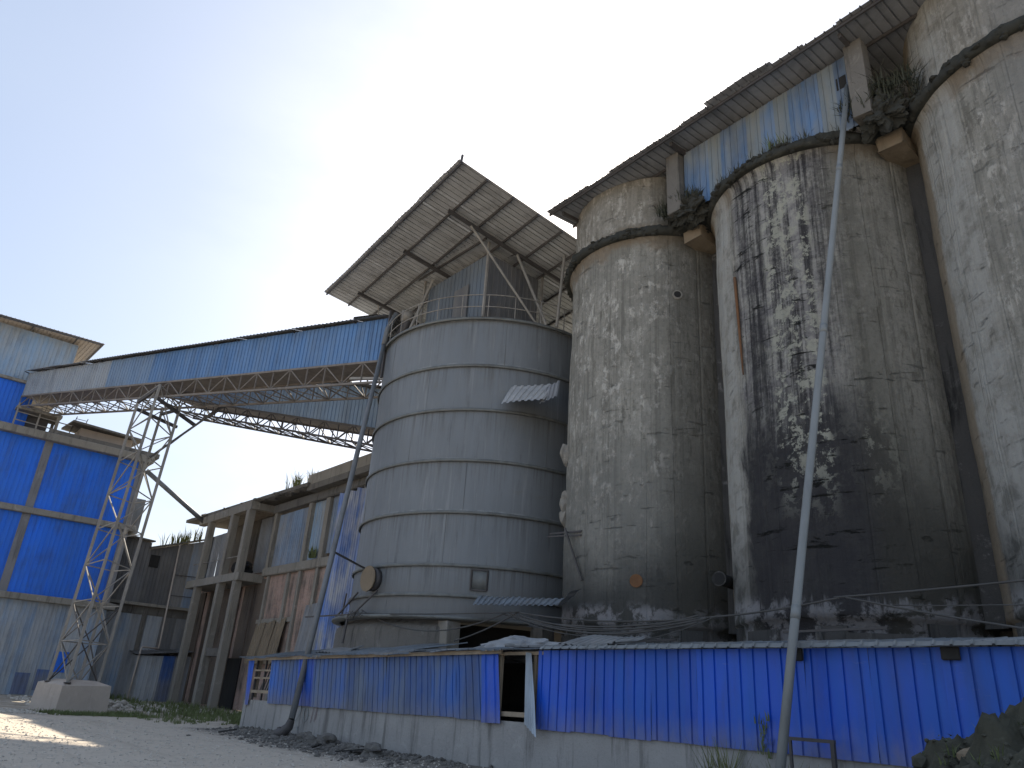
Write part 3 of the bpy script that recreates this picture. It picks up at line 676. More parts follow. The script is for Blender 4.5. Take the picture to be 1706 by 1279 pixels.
def bridge(root, Lb, Rb, hl, hr, dl, dr, side, wid, ns, wallmat, nt, roofmat, tm, fardeck=MT['grey_dark_sheet']):
    Lb, Rb = V(Lb), V(Rb); sd_ = V(side).normalized()
    tl, tr = V((0, 0, hl)), V((0, 0, hr))
    sheet_row('wall_sheet', Lb, Rb, Rb + tr, Lb + tl, ns, wallmat, root, 0.012, .012, depth=.03)
    o = sd_ * wid
    sheet_row('wall_sheet', Rb + o, Lb + o, Lb + tl + o, Rb + tr + o, ns // 2, MT['grey_dark_sheet'], root, pitch=.52)
    u = (Rb - Lb).normalized(); e = sd_ * .32
    for i in range(ns // 2):
        s0, s1 = i / (ns // 2), (i + 1) / (ns // 2); q = V((0, 0, random.uniform(.03, .07)))
        A, B = (Lb + tl).lerp(Rb + tr, s0), (Lb + tl).lerp(Rb + tr, s1)
        rdg = sd_ * (wid / 2) + V((0, 0, .38))
        sheet('roof_sheet', A - e + q, B - e + q, B + rdg + q, A + rdg + q, roofmat, root, depth=.035)
        sheet('roof_sheet', B + o + e + q, A + o + e + q, A + rdg + q, B + rdg + q, roofmat, root, depth=.035)
        bar('eave_bracket', A + V((0, 0, -.02)), A - e + V((0, 0, .0)), .05, MT['steel_dark'], root)
    # floor deck
    nb = ns // 3
    for i in range(nb):
        A, B = Lb.lerp(Rb, i / nb) + V((0, 0, .03)), Lb.lerp(Rb, (i + 1) / nb) + V((0, 0, .03))
        prism('floor_plate', [A + sd_ * .04, B + sd_ * .04, B + o - sd_ * .04, A + o - sd_ * .04], (0, 0, .05), MT['steel_brown'], root)
    truss(root, Lb, Rb, sd_, nt, tm, dl, dr, wid)
c1 = thing('conveyor_bridge', 'long blue clad conveyor bridge running from the steel silo top to the blue building', 'conveyor', (-42, 10, 16))
Lb, Rb = V((-56.5, 4.9, 18.02)), V((-27.75, 15.32, 15.5)); side1 = V((-.342, .94, 0))
MT['mid_conv'] = m_sheet('conveyor_mid_sheet', (.15, .235, .37), (.22, .29, .38), .35, .06, .5)
def wm1(i): return MT['grey_conv'] if i < 9 else MT['mid_conv'] if i < 13 else MT['blue_conv']
bridge(c1, Lb, Rb, 1.68, 2.22, .72, 1.05, side1, 1.75, 30, wm1, 26, MT['grey_sheet'], MT['steel_brown'])
c2 = thing('conveyor_bridge', 'lower conveyor bridge sloping down behind the steel silo', 'conveyor', (-38, 15, 15))
# from the tower head down behind the steel silo
L2, R2 = V((-48.5, 12.1, 18.05)), V((-31.25, 17.85, 13.62)); d2 = R2 - L2; R2 = R2 + d2 * .18
side2 = V((-d2.y, d2.x, 0)); side2 = side2 if side2.y > 0 else -side2
bridge(c2, L2, R2, 2.2, 2.2, .75, .9, side2, 1.75, 20, MT['mid_conv'], 20, MT['grey_sheet'], MT['steel_dark'])
# steel frame at the right end of the first bridge, and timber ends on its roof
fr = thing('bridge_head_frame', 'dark steel frame at the silo end of the conveyor bridge', 'frame', (-27.5, 15.6, 15.8))
for (x, y) in ((-27.4, 15.15), (-28.0, 16.9)): bar('post', (x, y, 14.5), (x, y, 17.9), .10, MT['steel_dark'], fr)
bar('beam', (-27.4, 15.15, 17.85), (-28.0, 16.9, 17.85), .1, MT['steel_dark'], fr); bar('beam', (-29.6, 14.75, 14.95), (-27.3, 15.55, 14.55), .12, MT['steel'], fr)
tb = thing('roof_timbers', 'two dark timber ends lying on the conveyor roof below the canopy', 'timber', (-29.7, 15.4, 18.3))
for i in range(2): bar('timber', (-30.3 - .2 * i, 14.9, 18.42 + .08 * i), (-29.0 - .1 * i, 15.4, 18.25 + .1 * i), .14, MT['black'], tb)
# drive drum near the silo rim
dd = thing('head_pulley', 'rounded drive casing at the silo end of the conveyor', 'machine', (-26.9, 15.9, 16.3))
tube('casing', [(-27.35, 15.6, 16.2), (-26.9, 15.75, 17.2), (-26.75, 15.8, 17.75)], .22, MT['steel_dark'], dd, 12)
tube('guide_wheel', [(-26.9, 15.45, 17.6), (-26.7, 15.9, 17.6)], .28, MT['steel'], dd, 16)

# ---------------------------------------------------------------- lattice tower on its footing
ft = thing('concrete_footing', 'tan concrete block under the lattice tower', 'footing', (-42.2, 9.6, -.35))
bl = [V((-41.8, 8.92, 0)), V((-41.9, 11.05, 0)), V((-44.6, 10.9, 0)), V((-44.1, 8.3, 0))]
cen = sum(bl, V()) / 4
bot = [cen + (p - cen) * 1.07 + V((0, 0, -.5)) for p in bl]; tp_ = [p + V((0, 0, .98 if i else .90)) for i, p in enumerate(bl)]; cap = [cen + (p - cen) * .55 + V((0, 0, 1.16)) for p in bl]
vs = bot + tp_ + cap; fs = []
for r in (0, 4): fs += [(r + i, r + (i + 1) % 4, r + 4 + (i + 1) % 4, r + 4 + i) for i in range(4)]
fs.append((8, 9, 10, 11)); world_mesh('block', vs, fs, MT['concrete_pale'], ft)
tw = thing('lattice_tower', 'four legged steel lattice tower carrying the conveyor bridges', 'tower', (-43, 9.6, 1.0))
B0 = V((-42.02, 9.13, 1.02)); ux = V((-.94, -.341, 0)); uy = V((-.341, .94, 0)); s = 1.55; lean = V((.05, .5, 0))
feet = [B0 + ux * s, B0, B0 + uy * s, B0 + ux * s + uy * s]       # left, near, right, back
tops = [15.75, 16.4, 15.7, 15.6]
def leg(i, t): p = feet[i] + lean * t; return V((p.x, p.y, feet[i].z + (tops[i] - feet[i].z) * t))
for i in range(4): bar('leg', leg(i, 0), leg(i, 1), .135, MT['steel'], tw); c = leg(i, 0); box('base_plate', c - V((.14, .14, .02)), c + V((.14, .14, .03)), MT['steel_dark'], tw)
nb = 8
for k in range(nb):
    t0, t1 = k / nb, (k + 1) / nb
    for i in range(4):
        j = (i + 1) % 4
        bar('tie', leg(i, t1), leg(j, t1), .05, MT['steel'], tw)
        p, q = (leg(i, t0), leg(j, t1)) if (k + i) % 2 else (leg(j, t0), leg(i, t1))
        bar('brace', p, q, .05, MT['steel'], tw)
        if k < 2:
            p, q = (leg(j, t0), leg(i, t1)) if (k + i) % 2 else (leg(i, t0), leg(j, t1)); bar('brace', p, q, .045, MT['steel_dark'], tw)
for i in (1, 2): bar('head_beam', leg(i, .985), leg(0 if i == 1 else 3, .985), .14, MT['steel_dark'], tw)
bar('head_beam', leg(0, .96), leg(3, .96) + uy * 1.2, .16, MT['steel_dark'], tw); bar('head_beam', leg(1, .95), leg(2, .95) + uy * 1.2, .16, MT['steel_dark'], tw)
bar('knee_brace', leg(2, .84), leg(2, .99) + V((.9, 1.9, .5)), .07, MT['steel_dark'], tw); bar('knee_brace', leg(3, .80), leg(2, .99) + V((.9, 2.0, .5)), .09, MT['steel_dark'], tw)

# ---------------------------------------------------------------- blue building on the left
bb = thing('blue_building', 'tall blue clad building with concrete frame at the left edge', 'building', (-58, 6, 0))
FX = -56.0; Y0, Y1 = -5.0, 13.45
box('core', (-70, Y0, -.3), (FX - .35, Y1 - .1, 15.4), MT['concrete_dark'], bb)
for z0, z1, pr_, nm in ((15.35, 15.85, .55, 'roof_slab'), (10.55, 10.95, .3, 'floor_slab'), (5.35, 5.75, .42, 'floor_slab')):
    box(nm, (-70.2, Y0, z0), (FX + pr_, Y1 + .25, z1), MT['concrete'], bb, bev=.04)
box('roof_curb', (-60, 7.0, 15.85), (FX + .35, 14.0, 16.15), MT['concrete_dark'], bb, jit=.02)
for z0, z1 in ((10.95, 15.35), (5.75, 10.55)):
    for y in (-2.6, 2.3, 7.2, 13.1): box('column', (FX - .3, y - .24, z0), (FX + .06, y + .24, z1), MT['frame_grey'], bb, jit=.01)
    for ya_, yb_ in ((-2.38, 2.08), (2.52, 6.98), (7.42, 12.88)):
        sheet_row('wall_sheet', (FX, ya_, z0), (FX, yb_, z0), (FX, yb_, z1), (FX, ya_, z1), 5, MT['blue_far'], bb, .0, .015, depth=.03)
lowm = [MT['low_blue'], MT['low_sheet'], MT['low_sheet'], MT['low_blue']]
sheet_row('wall_sheet', (FX + .05, -4.6, -.1), (FX + .05, 13.3, -.1), (FX + .05, 13.3, 5.35), (FX + .05, -4.6, 5.35), 18, lambda i: lowm[(i * 7 + i // 3) % 4 if i != 15 else 0], bb, .01, .015, depth=.03, pitch=.25)
for (y, z) in ((9.2, .05), (10.3, .3), (11.0, 1.4)): sheet('patch_sheet', (FX + .10, y, z), (FX + .10, y + .8, z), (FX + .10, y + .8, z + 1.2), (FX + .10, y, z + 1.2), MT['blue_faded'] if z < 1 else MT['blue_far'], bb)
# penthouse
ph = thing('penthouse', 'pale blue clad penthouse with overhanging roof on the blue building', 'building', (-60, 3, 15.9))
PX = -57.0
sheet_row('wall_sheet', (PX, -4.6, 19.2), (PX, 7.2, 19.2), (PX, 7.2, 22.75), (PX, -4.6, 22.75), 12, MT['pale_blue'], ph, 0, .01)
sheet_row('wall_sheet', (PX + .15, -4.6, 15.86), (PX + .15, 5.6, 15.86), (PX + .15, 5.6, 19.0), (PX + .15, -4.6, 19.0), 10, MT['blue_far'], ph, 0, .01)
sheet_row('wall_sheet', (PX, 7.2, 19.2), (-64, 7.2, 19.2), (-64, 7.2, 22.75), (PX, 7.2, 22.75), 7, MT['pale_blue'], ph)
box('floor_beam', (-64, -4.6, 19.0), (PX + .35, 7.4, 19.2), MT['concrete'], ph)
sheet_row('roof_sheet', (PX + 1.1, -4.8, 22.70), (PX + 1.1, 8.6, 23.05), (-65, 8.6, 23.5), (-65, -4.8, 23.1), 13, MT['concrete_pale'], ph, depth=.04)
for y in (-2, 1.5, 4.2, 6.9): bar('rafter', (PX + 1.05, y, 22.62 + .026 * (y + 4.8)), (-64, y, 22.98 + .026 * (y + 4.8)), .09, MT['steel_dark'], ph)
bar('eave_beam', (PX + 1.0, -4.8, 22.62), (PX + 1.0, 8.5, 22.96), .09, MT['steel_dark'], ph); bar('eave_beam', (PX + 1.0, 8.5, 22.96), (-64.8, 8.5, 23.4), .09, MT['steel_dark'], ph)
# conveyor landing frame
lf = thing('landing_frame', 'dark framework under the conveyor end on the blue building roof', 'frame', (-56.6, 6.2, 15.85))
for (x, y) in ((-56.2, 4.9), (-56.2, 6.2), (-56.2, 7.3), (-58, 7.3), (-58, 4.9)): bar('post', (x, y, 15.85), (x, y, 17.5), .18 if y > 7 else .1, MT['concrete'] if y > 7 else MT['steel'], lf)
for z in (16.35, 16.9): bar('rail', (-56.2, 4.9, z), (-56.2, 8.2, z - .1), .06, MT['steel'], lf)
box('tray', (-58.2, 4.8, 17.1), (-56.1, 7.5, 17.3), MT['concrete'], lf)
box('machine_box', (-58.6, 5.2, 15.9), (-57.0, 6.9, 17.0), MT['steel_dark'], lf)
for y in (8.2, 8.9): bar('ladder_rail', (-57, y, 15.95), (-58.6, y + .5, 18.2), .05, MT['steel_dark'], lf)
for i in range(6): a = i / 6 + .08; bar('rung', (-57 - 1.6 * a, 8.2 + .5 * a, 15.95 + 2.25 * a), (-57 - 1.6 * a, 8.9 + .5 * a, 15.95 + 2.25 * a), .035, MT['steel_dark'], lf)
# small roof house
rh = thing('roof_house', 'small pale concrete roof house with dark overhanging slab', 'roof house', (-58, 10.4, 15.85))
box('wall', (-60, 8.9, 15.86), (-57.0, 12.3, 17.05), MT['concrete_pale'], rh, jit=.02)
prism('roof_slab', [(-56.2, 8.2, 17.12), (-56.4, 12.9, 17.0), (-60.4, 12.9, 17.25), (-60.4, 8.2, 17.5)], (0, 0, .14), MT['concrete_dark'], rh)
# sloping dust pipe from the building to the brick house
tag(tube('dust_pipe', [(-56.2, 13.5, 14.95), (-55.6, 18.3, 11.95)], .17, MT['pipe_dark'], None, 12), 'sloping grey pipe across the gap between blue building and brick house', 'pipe')

# ---------------------------------------------------------------- annex between the two
an = thing('sheet_annex', 'dark sheet clad annex between the blue building and the brick house', 'building', (-58, 16.5, 0))
AX = -58.0
box('core', (-64, 13.6, -.2), (AX - .1, 19.6, 9.6), MT['concrete_dark'], an)
def am(i): return MT['grey_dark_sheet'] if i < 4 else MT['grey_sheet']
sheet_row('wall_sheet', (AX, 13.5, 6.2), (AX, 15.6, 6.2), (AX, 15.6, 10.35), (AX, 13.5, 10.5), 2, MT['grey_dark_sheet'], an, depth=.03)
sheet_row('wall_sheet', (AX, 15.6, 6.2), (AX, 19.5, 6.2), (AX, 19.5, 11.2), (AX, 15.6, 9.9), 4, lambda i: (MT['grey_dark_sheet'], MT['grey_dark_sheet'], MT['grey_sheet'], MT['blue_grey'])[i], an, depth=.03)
box('window', (AX + .04, 15.7, 8.7), (AX + .08, 16.35, 9.55), MT['black'], an)
for (za_, zb_) in ((6.95, 7.0), (8.4, 8.45)): bar('window_bar', (AX + .06, 17.6, za_), (AX + .06, 19.4, zb_), .04, MT['steel_dark'], an)
box('floor_slab', (AX - .3, 11.6, 6.0), (AX + .45, 19.6, 6.2), MT['concrete'], an); box('beam', (AX - .2, 13.45, 5.45), (AX + .03, 19.6, 6.0), MT['concrete_dark'], an)
prism('roof', [(AX + .4, 13.4, 10.55), (AX + .4, 15.7, 10.40), (AX - 5, 15.7, 10.7), (AX - 5, 13.4, 10.9)], (0, 0, .1), MT['concrete_dark'], an)
prism('roof', [(AX + .4, 15.5, 9.95), (AX + .4, 19.6, 11.3), (AX - 5, 19.6, 11.5), (AX - 5, 15.5, 10.1)], (0, 0, .1), MT['concrete_dark'], an)
sheet_row('wall_sheet', (AX - .02, 13.45, -.1), (AX - .02, 19.5, -.1), (AX - .02, 19.5, 5.45), (AX - .02, 13.45, 5.45), 6, lambda i: (MT['low_sheet'], MT['low_blue'], MT['grey_sheet'], MT['low_sheet'], MT['grey_dark_sheet'], MT['grey_sheet'])[i], an, 0, .02, depth=.03)
for y in (13.5, 16.25): box('column', (AX - .1, y - .15, 0), (AX + .1, y + .15, 6), MT['concrete_dark'], an)
box('upper_block', (-61, 13.5, 10.9), (-58.6, 14.6, 13.4), MT['grey_sheet'], an)
dp = tube('downpipe', [(AX + .35, 17.42, 10.5), (AX + .9, 17.45, 3.38), (AX + .95, 17.40, 3.3), (AX + 1.6, 16.2, 3.32), (AX + 1.68, 16.1, 3.25), (AX + 1.85, 15.95, .1)], .06, MT['concrete_pale'], None, 8)
tag(dp, 'pale bent downpipe on the dark annex, running past the lean-to roof', 'pipe')
ln = thing('lean_to_shed', 'low grey sheet lean-to with one blue stripe beside the footing', 'shed', (-56.8, 18, 0))
lx = -56.4; lm = (MT['low_sheet'], MT['low_sheet'], MT['blue_faded'], MT['grey_sheet'], MT['grey_sheet'])
sheet_row('wall_sheet', (lx, 16.0, -.1), (lx, 20.2, -.1), (lx, 20.2, 3.0), (lx, 16.0, 2.75), 5, lambda i: lm[i], ln, .01, .02, depth=.03)
sheet_row('wall_sheet', (-58, 16.0, -.1), (lx, 16.0, -.1), (lx, 16.0, 2.75), (-58, 16.0, 2.9), 2, MT['grey_sheet'], ln, depth=.03)
sheet_row('roof_sheet', (lx + .35, 15.8, 2.83), (lx + .35, 20.4, 3.35), (-58, 20.4, 3.6), (-58, 15.8, 3.05), 5, MT['grey_dark_sheet'], ln, depth=.03)
sp = [(-58.2 - random.random(), random.uniform(16.6, 19.2), 10.3 + (0 if 0 else .3), random.uniform(.8, 1.5)) for _ in range(14)]
tag(blades('roof_weed', [(x, y, 9.95 + (y - 15.5) * .33, s_) for x, y, z, s_ in sp], MT['grass_dry'], (.5, 1.1), .03, 8, .2), 'pale green weeds on the annex roof', 'weeds')

# ---------------------------------------------------------------- brick house
br = thing('brick_house', 'old two storey brick house with concrete frame and sheet clad upper floor', 'building', (-47, 21, 0))
BY = 19.5
box('brick_wall', (-58.5, BY + .12, 0), (-31, BY + .4, 8.0), MT['brick'], br, bev=0)
box('rear_wall', (-58.5, BY + 1.6, 8.0), (-31, BY + 1.9, 12.6), MT['concrete_dark'], br, bev=0)
box('floor_beam', (-46.6, BY - .12, 7.72), (-31, BY + .5, 8.22), MT['concrete'], br, jit=.03, bev=.04)
box('sill_beam', (-46.5, BY + .02, 4.9), (-41.6, BY + .14, 5.15), MT['concrete'], br, jit=.01)
for x in (-45.85, -43.0, -41.5, -39.4, -37.6): box('pilaster', (x - .14, BY - .04, 0), (x + .14, BY + .2, 7.72), MT['concrete'], br, jit=.012)
for x, w in ((-46.2, .2), (-41.4, .2), (-39.2, .22), (-35.0, .2)): box('upper_column', (x - w, BY - .1, 8.22), (x + w, BY + .3, 12.1), MT['concrete'], br, jit=.015)
sheet_row('wall_sheet', (-46.0, BY + .15, 8.25), (-41.6, BY + .15, 8.25), (-41.6, BY + .15, 11.6), (-46.0, BY + .15, 11.6), 4, MT['blue_grey'], br, 0, .03, depth=.03)
sheet_row('wall_sheet', (-41.2, BY + .15, 8.25), (-39.4, BY + .15, 8.25), (-39.4, BY + .15, 11.8), (-41.2, BY + .15, 11.8), 2, MT['pale_blue'], br, 0, .03, depth=.03)
sheet_row('wall_sheet', (-39.0, BY + .15, 8.5), (-35.0, BY + .15, 8.5), (-35.0, BY + .15, 11.9), (-39.0, BY + .15, 11.9), 4, MT['blue_grey'], br, 0, .03, depth=.03)
sheet_row('wall_sheet', (-50.0, BY + .6, 8.25), (-46.2, BY + .6, 8.25), (-46.2, BY + .6, 11.9), (-50.0, BY + .6, 11.9), 4, MT['grey_sheet'], br, 0, .03, depth=.03)
box('eave_beam', (-46.6, BY - .2, 11.75), (-31, BY + .5, 12.25), MT['concrete_dark'], br, jit=.05, bev=.05)
prism('roof_slab', [(-58.8, 17.8, 12.35), (-40.6, BY - .9, 12.45), (-40.6, 26, 12.8), (-58.8, 26, 12.6)], (0, 0, .22), MT['concrete_dark'], br)
prism('roof_slab', [(-40.9, BY - .75, 12.2), (-31, BY - .75, 12.2), (-31, 26, 12.5), (-40.9, 26, 12.5)], (0, 0, .36), MT['concrete_dark'], br)
box('parapet', (-41.0, BY - .72, 12.58), (-31, BY - .35, 13.2), MT['concrete'], br, jit=.02)
for i in range(26):      # ragged eave edge
    x = -58 + i * .68; blob('eave_rubble', (x, 18.05 + (x + 58) * .045 + random.uniform(-.15, .25), 12.5), (.42, .3, .14), MT['concrete_dark'], br, 2, .5, 1.4, i)
# porch in front of the left bays
PY = 18.2
for x in (-50.0, -47.35, -54.2):
    box('porch_column', (x - .25, PY - .22, -.1), (x + .25, PY + .22, 12.0), MT['concrete'], br, jit=.012)
box('porch_beam', (-56.2, PY - .24, 11.85), (-46.9, PY + .24, 12.35), MT['concrete'], br, jit=.03); box('porch_beam', (-47.2, PY + .24, 11.85), (-46.8, BY + .1, 12.3), MT['concrete'], br, jit=.02)
box('porch_slab', (-56.0, PY - .26, 7.35), (-46.7, BY + .1, 7.85), MT['concrete'], br, jit=.02)
sheet_row('porch_screen', (-55.6, PY + .3, 7.9), (-50.2, PY + .3, 7.9), (-50.2, PY + .3, 10.9), (-55.6, PY + .3, 10.9), 5, MT['grey_sheet'], br, .1, .05, depth=.03)
bar('porch_rail', (-55.8, PY - .1, 9.0), (-47.3, PY - .1, 8.9), .05, MT['steel'], br)
box('porch_lintel', (-50.2, PY - .15, 2.9), (-47.2, PY + .2, 3.4), MT['concrete_dark'], br, jit=.02)
box('door_void', (-49.7, BY - .0, 0), (-47.7, BY + .1, 2.9), MT['black'], br)  # black panel painted for the shade inside the doorway
for x in (-57.6, -55.2, -52.9, -51.3, -49.2): box('recess_shade_panel', (x, BY + .02, .1), (x + 1.45, BY + .11, 7.3), MT['recess_shade'], br)  # dark panels added so the porch recess looks shaded
box('recess_shade_panel', (-47.6, BY + .02, 3.0), (-46.1, BY + .11, 7.6), MT['recess_shade'], br)
for i in range(3):
    x = -46.2 + i * 1.35; sheet('leaning_sheet', (x, BY - .35, 2.6), (x + 1.3, BY - .35, 2.6), (x + 1.3, BY - .02, 4.95 + .12 * i), (x, BY - .02, 4.85), MT['concrete_beam'], br, pitch=.33)
sheet('leaning_sheet', (-40.0, BY - .3, 3.2), (-37.2, BY - .3, 3.2), (-37.2, BY - .02, 5.9), (-40.0, BY - .02, 5.7), MT['grey_sheet'], br, pitch=.4)
for i in range(5):
    sheet('peeling_sheet', (-37.2 + i * .95, BY - .55, 1.5), (-36.25 + i * .95, BY - .55, 1.5), (-36.25 + i * .95, BY - .45, 11.4), (-37.2 + i * .95, BY - .45, 11.6), MT['patchy'], br, depth=.03)
tag(blob('black_bundle', (-48.6, BY - .7, 8.25), (1.2, .5, .45), MT['black'], None, 3, .5, 1.4, 2), 'black heap of netting on the porch floor of the brick house', 'bundle')
for (x, sc, lab) in ((-43.6, 1.15, 'left tuft of tall grass on the brick house roof'), (-41.0, .9, 'right tuft of tall grass on the brick house roof')):
    tag(blades('roof_grass', [(x + random.uniform(-.55, .55), BY - .35 + random.uniform(-.2, .2), 12.75, sc * random.uniform(.7, 1.1)) for _ in range(14)], MT['grass_dry'], (.6, 1.35), .022, 8, .15), lab, 'grass')
tag(blades('wall_fern', [(-39.9 + random.uniform(-.3, .3), BY - .2, 8.3, random.uniform(.8, 1.2)) for _ in range(8)], MT['grass'], (.3, .8), .03, 9, .15), 'small green plant rooted on the upper floor beam of the brick house', 'plant')

# ---------------------------------------------------------------- long front shed with blue sheets
sh = thing('blue_shed', 'long low shed of blue sheets on a concrete base wall before the silos', 'shed', (-12, 13, 0))
WY = 12.0
def ez(x): return 2.38 + .30 * min(1, max(0, (x + 28.5) / 16)) + .03 * min(1, max(0, (x + 12) / 9))       # eave height along the wall
# base wall
vs = []; uvx = []
nbw = 60
for i in range(nbw + 1):
    x = -28.1 + (34.1) * i / nbw; zt = 1.02 + .14 * min(1, max(0, (x + 28) / 12)) + .02 * mnoise.noise(V((x, 0, 0)))
    for (yy, zz) in ((WY + .05, -.3), (WY + .05 + .015 * mnoise.noise(V((x, 4, 0))), .5), (WY + .05, zt), (WY + .3, zt), (WY + .3, -.3)): vs.append((x, yy, zz))
fs = [(i * 5 + k, (i + 1) * 5 + k, (i + 1) * 5 + k + 1, i * 5 + k + 1) for i in range(nbw) for k in range(4)] + [(0, 1, 2, 3, 4), tuple(nbw * 5 + k for k in (4, 3, 2, 1, 0))]
world_mesh('base_wall', vs, fs, MT['concrete_base'], sh)
box('end_wall', (-28.35, WY + .02, -.3), (-28.1, WY + 3.4, 1.0), MT['concrete_base'], sh, jit=.01)
# left run: faded sheets, then the bright sheet by the opening
def quad(xa, xb, za_, zb_, y=WY, lean=0): return ((xa + lean, y, za_), (xb + lean, y, zb_))
def run(xa, xb, n, mat, base0, base1, lean=.0):
    for i in range(n):
        p, q = xa + (xb - xa) * i / n, xa + (xb - xa) * (i + 1) / n
        zb0, zb1 = base0 + (base1 - base0) * i / n, base0 + (base1 - base0) * (i + 1) / n
        j = random.uniform(-.015, .015); o1, o2 = random.uniform(0, .02), random.uniform(0, .015)
        sheet('wall_sheet', (p + lean, WY - o1, zb0 + j), (q + lean, WY - o1, zb1 + j), (q, WY - o2, ez(q) - .02), (p, WY - o2, ez(p) - .02), mat(i) if callable(mat) else mat, sh, depth=-.03, rows=6, wave=random.choice((.012, .02, .035)))
run(-26.6, -14.85, 11, lambda i: MT['blue_faded'] if i not in (2,) else MT['blue'], .98, 1.13, .28)
sheet('wall_sheet', (-14.62, WY - .05, 1.08), (-13.98, WY - .05, 1.10), (-14.22, WY - .02, 2.58), (-14.85, WY - .02, 2.56), MT['blue'], sh, depth=.03, rows=5, wave=.05, label='bright blue sheet left of the doorway')
run(-12.85, 6.0, 18, MT['blue'], 1.08, 1.10)
# bent pale sheet hanging at the opening
sheet('bent_sheet', (-13.08, WY - .12, 1.16), (-12.5, WY - .30, .92), (-13.08, WY - .02, 2.60), (-13.27, WY - .01, 2.62), MT['bent'], sh, .14, .02, 'trap', 8, .05, label='bent pale sheet hanging right of the doorway')
# opening frame
box('door_post', (-14.3, WY + .06, 1.1), (-14.2, WY + .16, 2.6), MT['wood'], sh); box('door_post', (-13.1, WY + .06, 1.1), (-13.0, WY + .16, 2.6), MT['wood'], sh)
bar('door_bar', (-14.2, WY + .1, 1.30), (-13.05, WY + .1, 1.32), .10, MT['wood'], sh); bar('lintel', (-14.9, WY + .03, 2.58), (-12.7, WY + .03, 2.60), .07, MT['wood'], sh)
# window opening at the left end
sheet('wall_sheet', (-28.12, WY - .03, .85), (-27.85, WY - .03, .85), (-28.0, WY - .01, 2.34), (-28.5, WY - .01, 2.33), MT['blue'], sh, depth=.02, label='bright blue corner sheet at the left end')
for z in (1.3, 1.75, 2.0): bar('window_rail', (-27.9, WY + .05, z), (-26.4, WY + .05, z + .02), .06 if z > 1.4 else .10, MT['wood'], sh)
for x in (-27.85, -27.1, -26.5): bar('window_post', (x, WY + .09, 1.0), (x - .05, WY + .09, 2.35), .06, MT['steel_dark'], sh)
for i in range(6): bar('debris_stick', (-27.7 + .2 * i, WY + .25, 1.3), (-27.5 + .22 * i, WY + .4, 2.3), .03, MT['steel_dark'], sh)
bar('eave_board', (-28.4, WY - .10, ez(-28.4) - .02), (-14.0, WY - .10, ez(-14) - .03), .05, MT['wood'], sh, .09)
# roof sheets, each a little out of line
x = -28.75; i = 0
while x < 6:
    w = 1.02; q = random.uniform(-.02, .025); slope = .62 if x < -20 else .42
    y0 = WY - (.28 if x < -13.2 else .15) + random.uniform(-.06, .06) * (1 if x < -13.2 else .3)
    dirty = MT['roof_white'] if (x < -22 or i % 3) else MT['grey_sheet']
    sheet('roof_sheet', (x, y0, ez(x) - .005 + q), (x + w, y0 + random.uniform(-.04, .04), ez(x + w) - .005 + q), (x + w, WY + 3.4, ez(x + w) + slope), (x, WY + 3.4, ez(x) + slope), dirty, sh, pitch=.255, depth=.035, kind='seam', rows=5, wave=.03 if x > -12 else .07)
    x += w - .02; i += 1
for i in range(18):
    p = -12.6 + 1.03 * i; q = p + 1.06; j = .012 * (i % 2)
    sheet('eave_flashing', (p, WY - .24 - j, ez(p) - .02), (q, WY - .24 - j, ez(q) - .02 + random.uniform(-.012, .012)), (q, WY - .19 - j, ez(q) + .045), (p, WY - .19 - j, ez(p) + .045), MT['eave'], sh, .26, .03, 'seam')
box('back_wall', (-28.1, WY + 3.3, -.2), (6, WY + 3.45, 2.6), MT['concrete_dark'], sh)
for x in (-27.9, -23, -18.5, -14.5, -12.9, -8, -3): bar('roof_post', (x, WY + .2, 1.1), (x, WY + .2, ez(x) - .05), .09, MT['wood'], sh)
box('eave_block', (-6.72, WY - .09, ez(-6.7) - .22), (-6.55, WY - .04, ez(-6.7) - .02), MT['black'], sh); box('eave_block', (-4.45, WY - .09, ez(-4.4) - .2), (-4.2, WY - .04, ez(-4.4) - .02), MT['black'], sh)
# loose sheets and dust heap on the shed roof
for (x, y, a, lab) in ((-24.6, 12.35, .2, 'crumpled grey sheet lying on the shed roof by the leaning chute pipe'), (-16.2, 12.6, .1, 'crumpled sheet heap on the shed roof left of the doorway'), (-13.0, 12.7, -.1, 'bent sheet lying on the shed roof over the doorway')):
    z = ez(x) + .12
    tag(sheet('roof_debris', (x, y, z), (x + 1.9, y + a, z + .03), (x + 1.7, y + 1.1, z + .32), (x + .1, y + 1.1, z + .26), MT['grey_sheet'], None, .2, .035, 'trap', 6, .14), lab, 'metal sheet')
tag(blob('dust_heap', (-15.3, 13.6, 2.85), (1.3, .7, .3), MT['grey_sheet'], None, 4, .35, 1.3, 4), 'grey dust heap on the shed roof below the dark opening', 'dust heap')
# angle iron bracket right of the pipe
bk = thing('angle_bracket', 'dark angle iron bracket standing against the blue sheets right of the pipe', 'bracket', (-6.3, 11.65, 0))
bar('top_bar', (-6.72, 11.62, 1.33), (-5.98, 11.62, 1.335), .05, MT['steel_dark'], bk); bar('upright', (-6.02, 11.62, 0), (-6.02, 11.62, 1.36), .06, MT['steel_dark'], bk); bar('upright', (-6.7, 11.62, 0), (-6.7, 11.62, 1.34), .04, MT['steel_dark'], bk)

